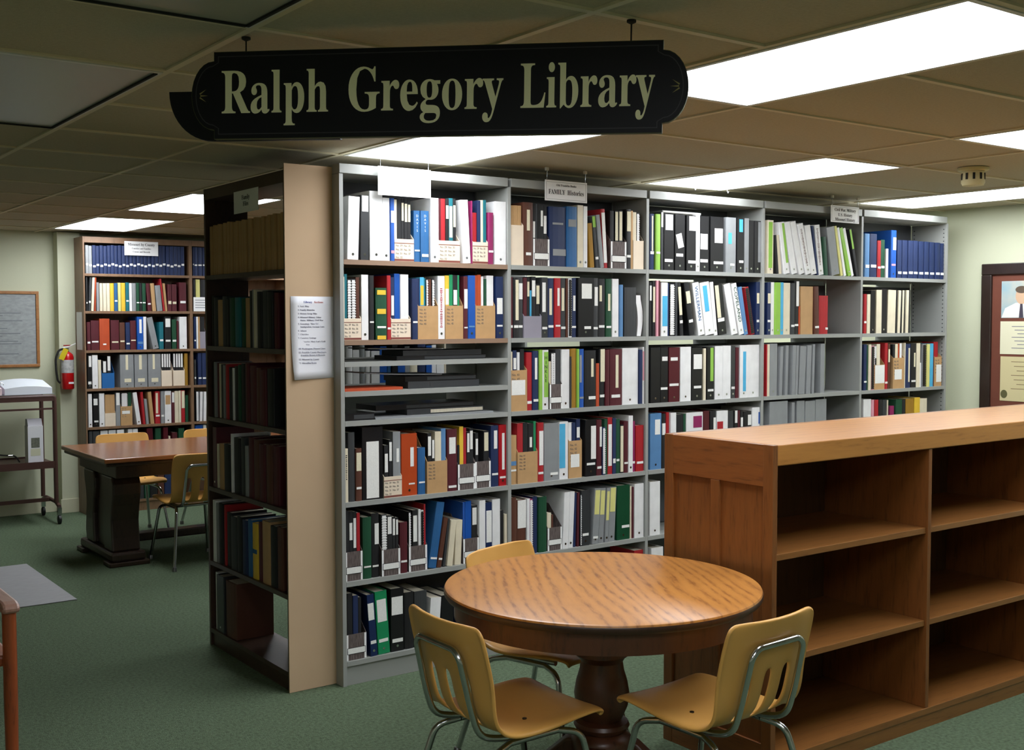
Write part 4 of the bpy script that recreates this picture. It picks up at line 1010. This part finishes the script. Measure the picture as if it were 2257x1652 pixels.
# ------------------------------------------------------------------ fire extinguisher on the pilaster
fe = thing('fire_extinguisher', 'red fire extinguisher hung on the pale green pilaster', 'extinguisher', (2.650, 10.065, 0))
M_RED = mat('extinguisher_red', (190, 16, 22), .3, coat=.4)
cyl = MB().lathe([(.012, 1.385), (.022, 1.380), (.044, 1.362), (.051, 1.335), (.051, 1.075), (.046, 1.066), (.02, 1.064)], 32).build('cylinder', M_RED, fe, True)
MB().lathe([(.0518, 1.315), (.0518, 1.205)], 32).build('paper_label', mat('extinguisher_label', (196, 198, 196), .5, noise=.35, nscale=40), cyl, True)
MB().lathe([(.014, 1.415), (.014, 1.384)], 16).build('valve', M_CHROME, fe, True)
MB().tube([(-.035, 0, 1.415), (.01, 0, 1.425), (.07, -.01, 1.452)], .006, 8).build('handle', mat('white_handle', (226, 226, 222), .4), fe, True)
box('carry_lever', mat('lever_red', (140, 20, 22), .4), fe, -.03, .03, -.006, .006, 1.432, 1.442, .002)
o = box('inspection_tag', mat('yellow_tag', (206, 186, 28), .6), fe, -.022, .022, -.001, .001, -.10, .0); o.location = (-.022, -.056, 1.41); o.rotation_euler = (.1, .42, 0)
MB().tube([(-.02, 0, 1.41), (-.07, -.01, 1.40), (-.098, -.01, 1.33), (-.095, -.01, 1.22), (-.082, -.005, 1.14), (-.062, 0, 1.12)], .009, 10, .04).build('hose', M_MATTBLACK, fe, True)
box('wall_bracket', M_CHROME, fe, -.02, .02, .048, .0545, 1.10, 1.36)
box('white_arrow', M_WHITEP, cyl, -.006, .035, -.0525, -.0505, 1.112, 1.128)

# ------------------------------------------------------------------ brown utility cart with papers
M_CART = mat('cart_brown_enamel', (74, 50, 44), .4)
ct = thing('utility_cart', 'brown metal utility cart on casters against the far left wall', 'cart', (1.68, 9.62, 0))
CW, CD = .76, .46
for z, h_ in ((1.03, .03), (.50, .045)):
    s = MB().box(.02, CW - .02, .01, CD - .01, z - .003, z)
    s.box(.02, CW - .02, .005, .012, z - h_, z + .012); s.box(.02, CW - .02, CD - .012, CD - .005, z - h_, z + .012)
    s.build('tray', M_CART, ct)
box('drawer_rail', M_CART, ct, .02, CW - .02, .008, .02, .93, .945)
for yy in (.02, CD - .02):
    MB().tube([(.01, yy, .17), (.01, yy, 1.035), (CW - .01, yy, 1.035), (CW - .01, yy, .17)], .017, 10, .02).build('tube_frame', M_CART, ct, True)
for xx in (.0, CW):
    MB().tube([(xx, -.03, .14), (xx, .06, .17), (xx, CD - .06, .17), (xx, CD + .03, .14)], .016, 10, .05).build('foot_rail', M_CART, ct, True)
    for yy in (-.025, CD + .025):
        w_ = MB().lathe([(.03, .012), (.036, .009), (.036, -.009), (.03, -.012)], 20).build('caster_wheel', mat('caster_black', (26, 26, 28), .5), ct, True)
        w_.rotation_euler = (0, PI / 2, 0); w_.location = (xx, yy, .0365)
        box('caster_fork', M_CHROME, ct, xx - .016, xx + .016, yy - .014, yy + .014, .074, .135)
box('lower_rail', M_CART, ct, .01, CW - .01, .22, .24, .155, .185)
ob_ = thing('open_ledger', 'open binder of pink and white sheets lying on the cart', 'binder', (1.66, 9.66, 1.0535))
for nm, m_, x0, x1, k in (('pink_page_stack', mat('pink_pages', (228, 206, 212), .8), .02, .38, 1), ('white_page_stack', mat('white_pages', (222, 228, 236), .8), .40, .76, -1)):
    mb = MB(); n = 8
    for i in range(n + 1):
        x = x0 + (x1 - x0) * i / n; s_ = i / n; zz = .045 + .03 * math.sin(PI * (s_ * .8 + .1)) * (1 if k > 0 else .8)
        for yy, z in ((0, .004), (.30, .004), (.30, zz + .05), (0, zz)): mb.v.append((x, yy, z))
    for i in range(n):
        for j in range(4):
            j2 = (j + 1) % 4; mb.f.append((4 * i + j2, 4 * i + j, 4 * i + 4 + j, 4 * i + 4 + j2))
    mb.f += [(0, 1, 2, 3), tuple(4 * n + i for i in (3, 2, 1, 0))]
    mb.build(nm, m_, ob_)
box('cover', cmat('s', 'binder'), ob_, 0, .78, -.006, .31, 0, .0038)
for yy in (.05, .15, .25): MB().tube([(.385 + .018 * math.cos(a), yy, .08 + .022 * math.sin(a)) for a in [k * PI / 6 for k in range(7)]], .0025, 6).build('ring', M_CHROME, ob_)
bb = thing('paper_dispenser', 'tall pale grey box with a small picture on the cart tray', 'box', (2.225, 9.66, .5005))
box('carton', mat('grey_carton', (226, 227, 232), .6), bb, 0, .118, 0, .10, 0, .30, .002)
MB().prism([(0, .3005), (.10, .3005), (.085, .355), (.03, .355)], .004, .114, 'x').build('sloped_top', mat('grey_carton_top', (196, 196, 204), .6), bb)
box('picture', mat('carton_picture', (120, 124, 110), .6, noise=.5, nscale=60), bb, .025, .090, -.001, .0005, .125, .205)
box('caption', mat('carton_caption', (206, 206, 180), .6), bb, .020, .095, -.0008, .0004, .06, .118)
cb_ = thing('cable', 'black cable lying on the middle tray of the cart', 'cable', (1.75, 9.72, .5005))
MB().tube([(0, 0, .006), (.10, .03, .006), (.22, .0, .09), (.30, .04, .07), (.40, .03, .06), (.43, .03, .006)], .006, 8, .05).build('cord', M_MATTBLACK, cb_, True)
box('plug', M_CHROME, cb_, .34, .38, .02, .045, .055, .07, .003)

# ------------------------------------------------------------------ floor mat and edge of an armchair
tag(box('floor_mat', mat('grey_mat', (158, 158, 160), .6, noise=.15, nscale=12, stretch=(1, 8, 1)), None, .72, 1.845, 6.90, 8.12, 0, .006, .002), 'flat grey rectangular mat on the green carpet at left', 'mat')
ac = thing('wooden_armchair', 'edge of a red-brown wooden armchair at the lower left border', 'chair', (.45, 4.28, 0))
M_CH = wood('red_brown_wood', (150, 72, 34), (92, 40, 20), .35, (7, 7, 1), 4, .3)
M_ARM = wood('worn_arm_wood', (168, 128, 112), (120, 84, 72), .4, (7, 1, 7), 4, .2)
for xx in (0.0, .46):
    MB().tube([(xx, 0, 0), (xx, 0, .30), (xx, 0, .615)], [.021, .024, .024], 16).build('front_leg', M_CH, ac, True)
    MB().tube([(xx, .50, 0), (xx, .48, .45), (xx, .56, .95)], [.018, .022, .016], 12).build('rear_leg', M_CH, ac, True)
    o = MB().prism([(-.035, .616), (.53, .616), (.53, .650), (.0, .655), (-.030, .650), (-.045, .635)], xx - .030, xx + .030, 'x').build('arm', M_ARM, ac, bevel=.012)
box('seat', M_CH, ac, -.015, .475, .01, .48, .42, .46, .01)
for xx in (.08, .16, .24, .32, .40): box('back_slat', M_CH, ac, xx - .02, xx + .02, .515, .53, .4605, .90, .003)
box('crest_rail', M_CH, ac, -.02, .48, .535, .565, .89, 1.0, .008)
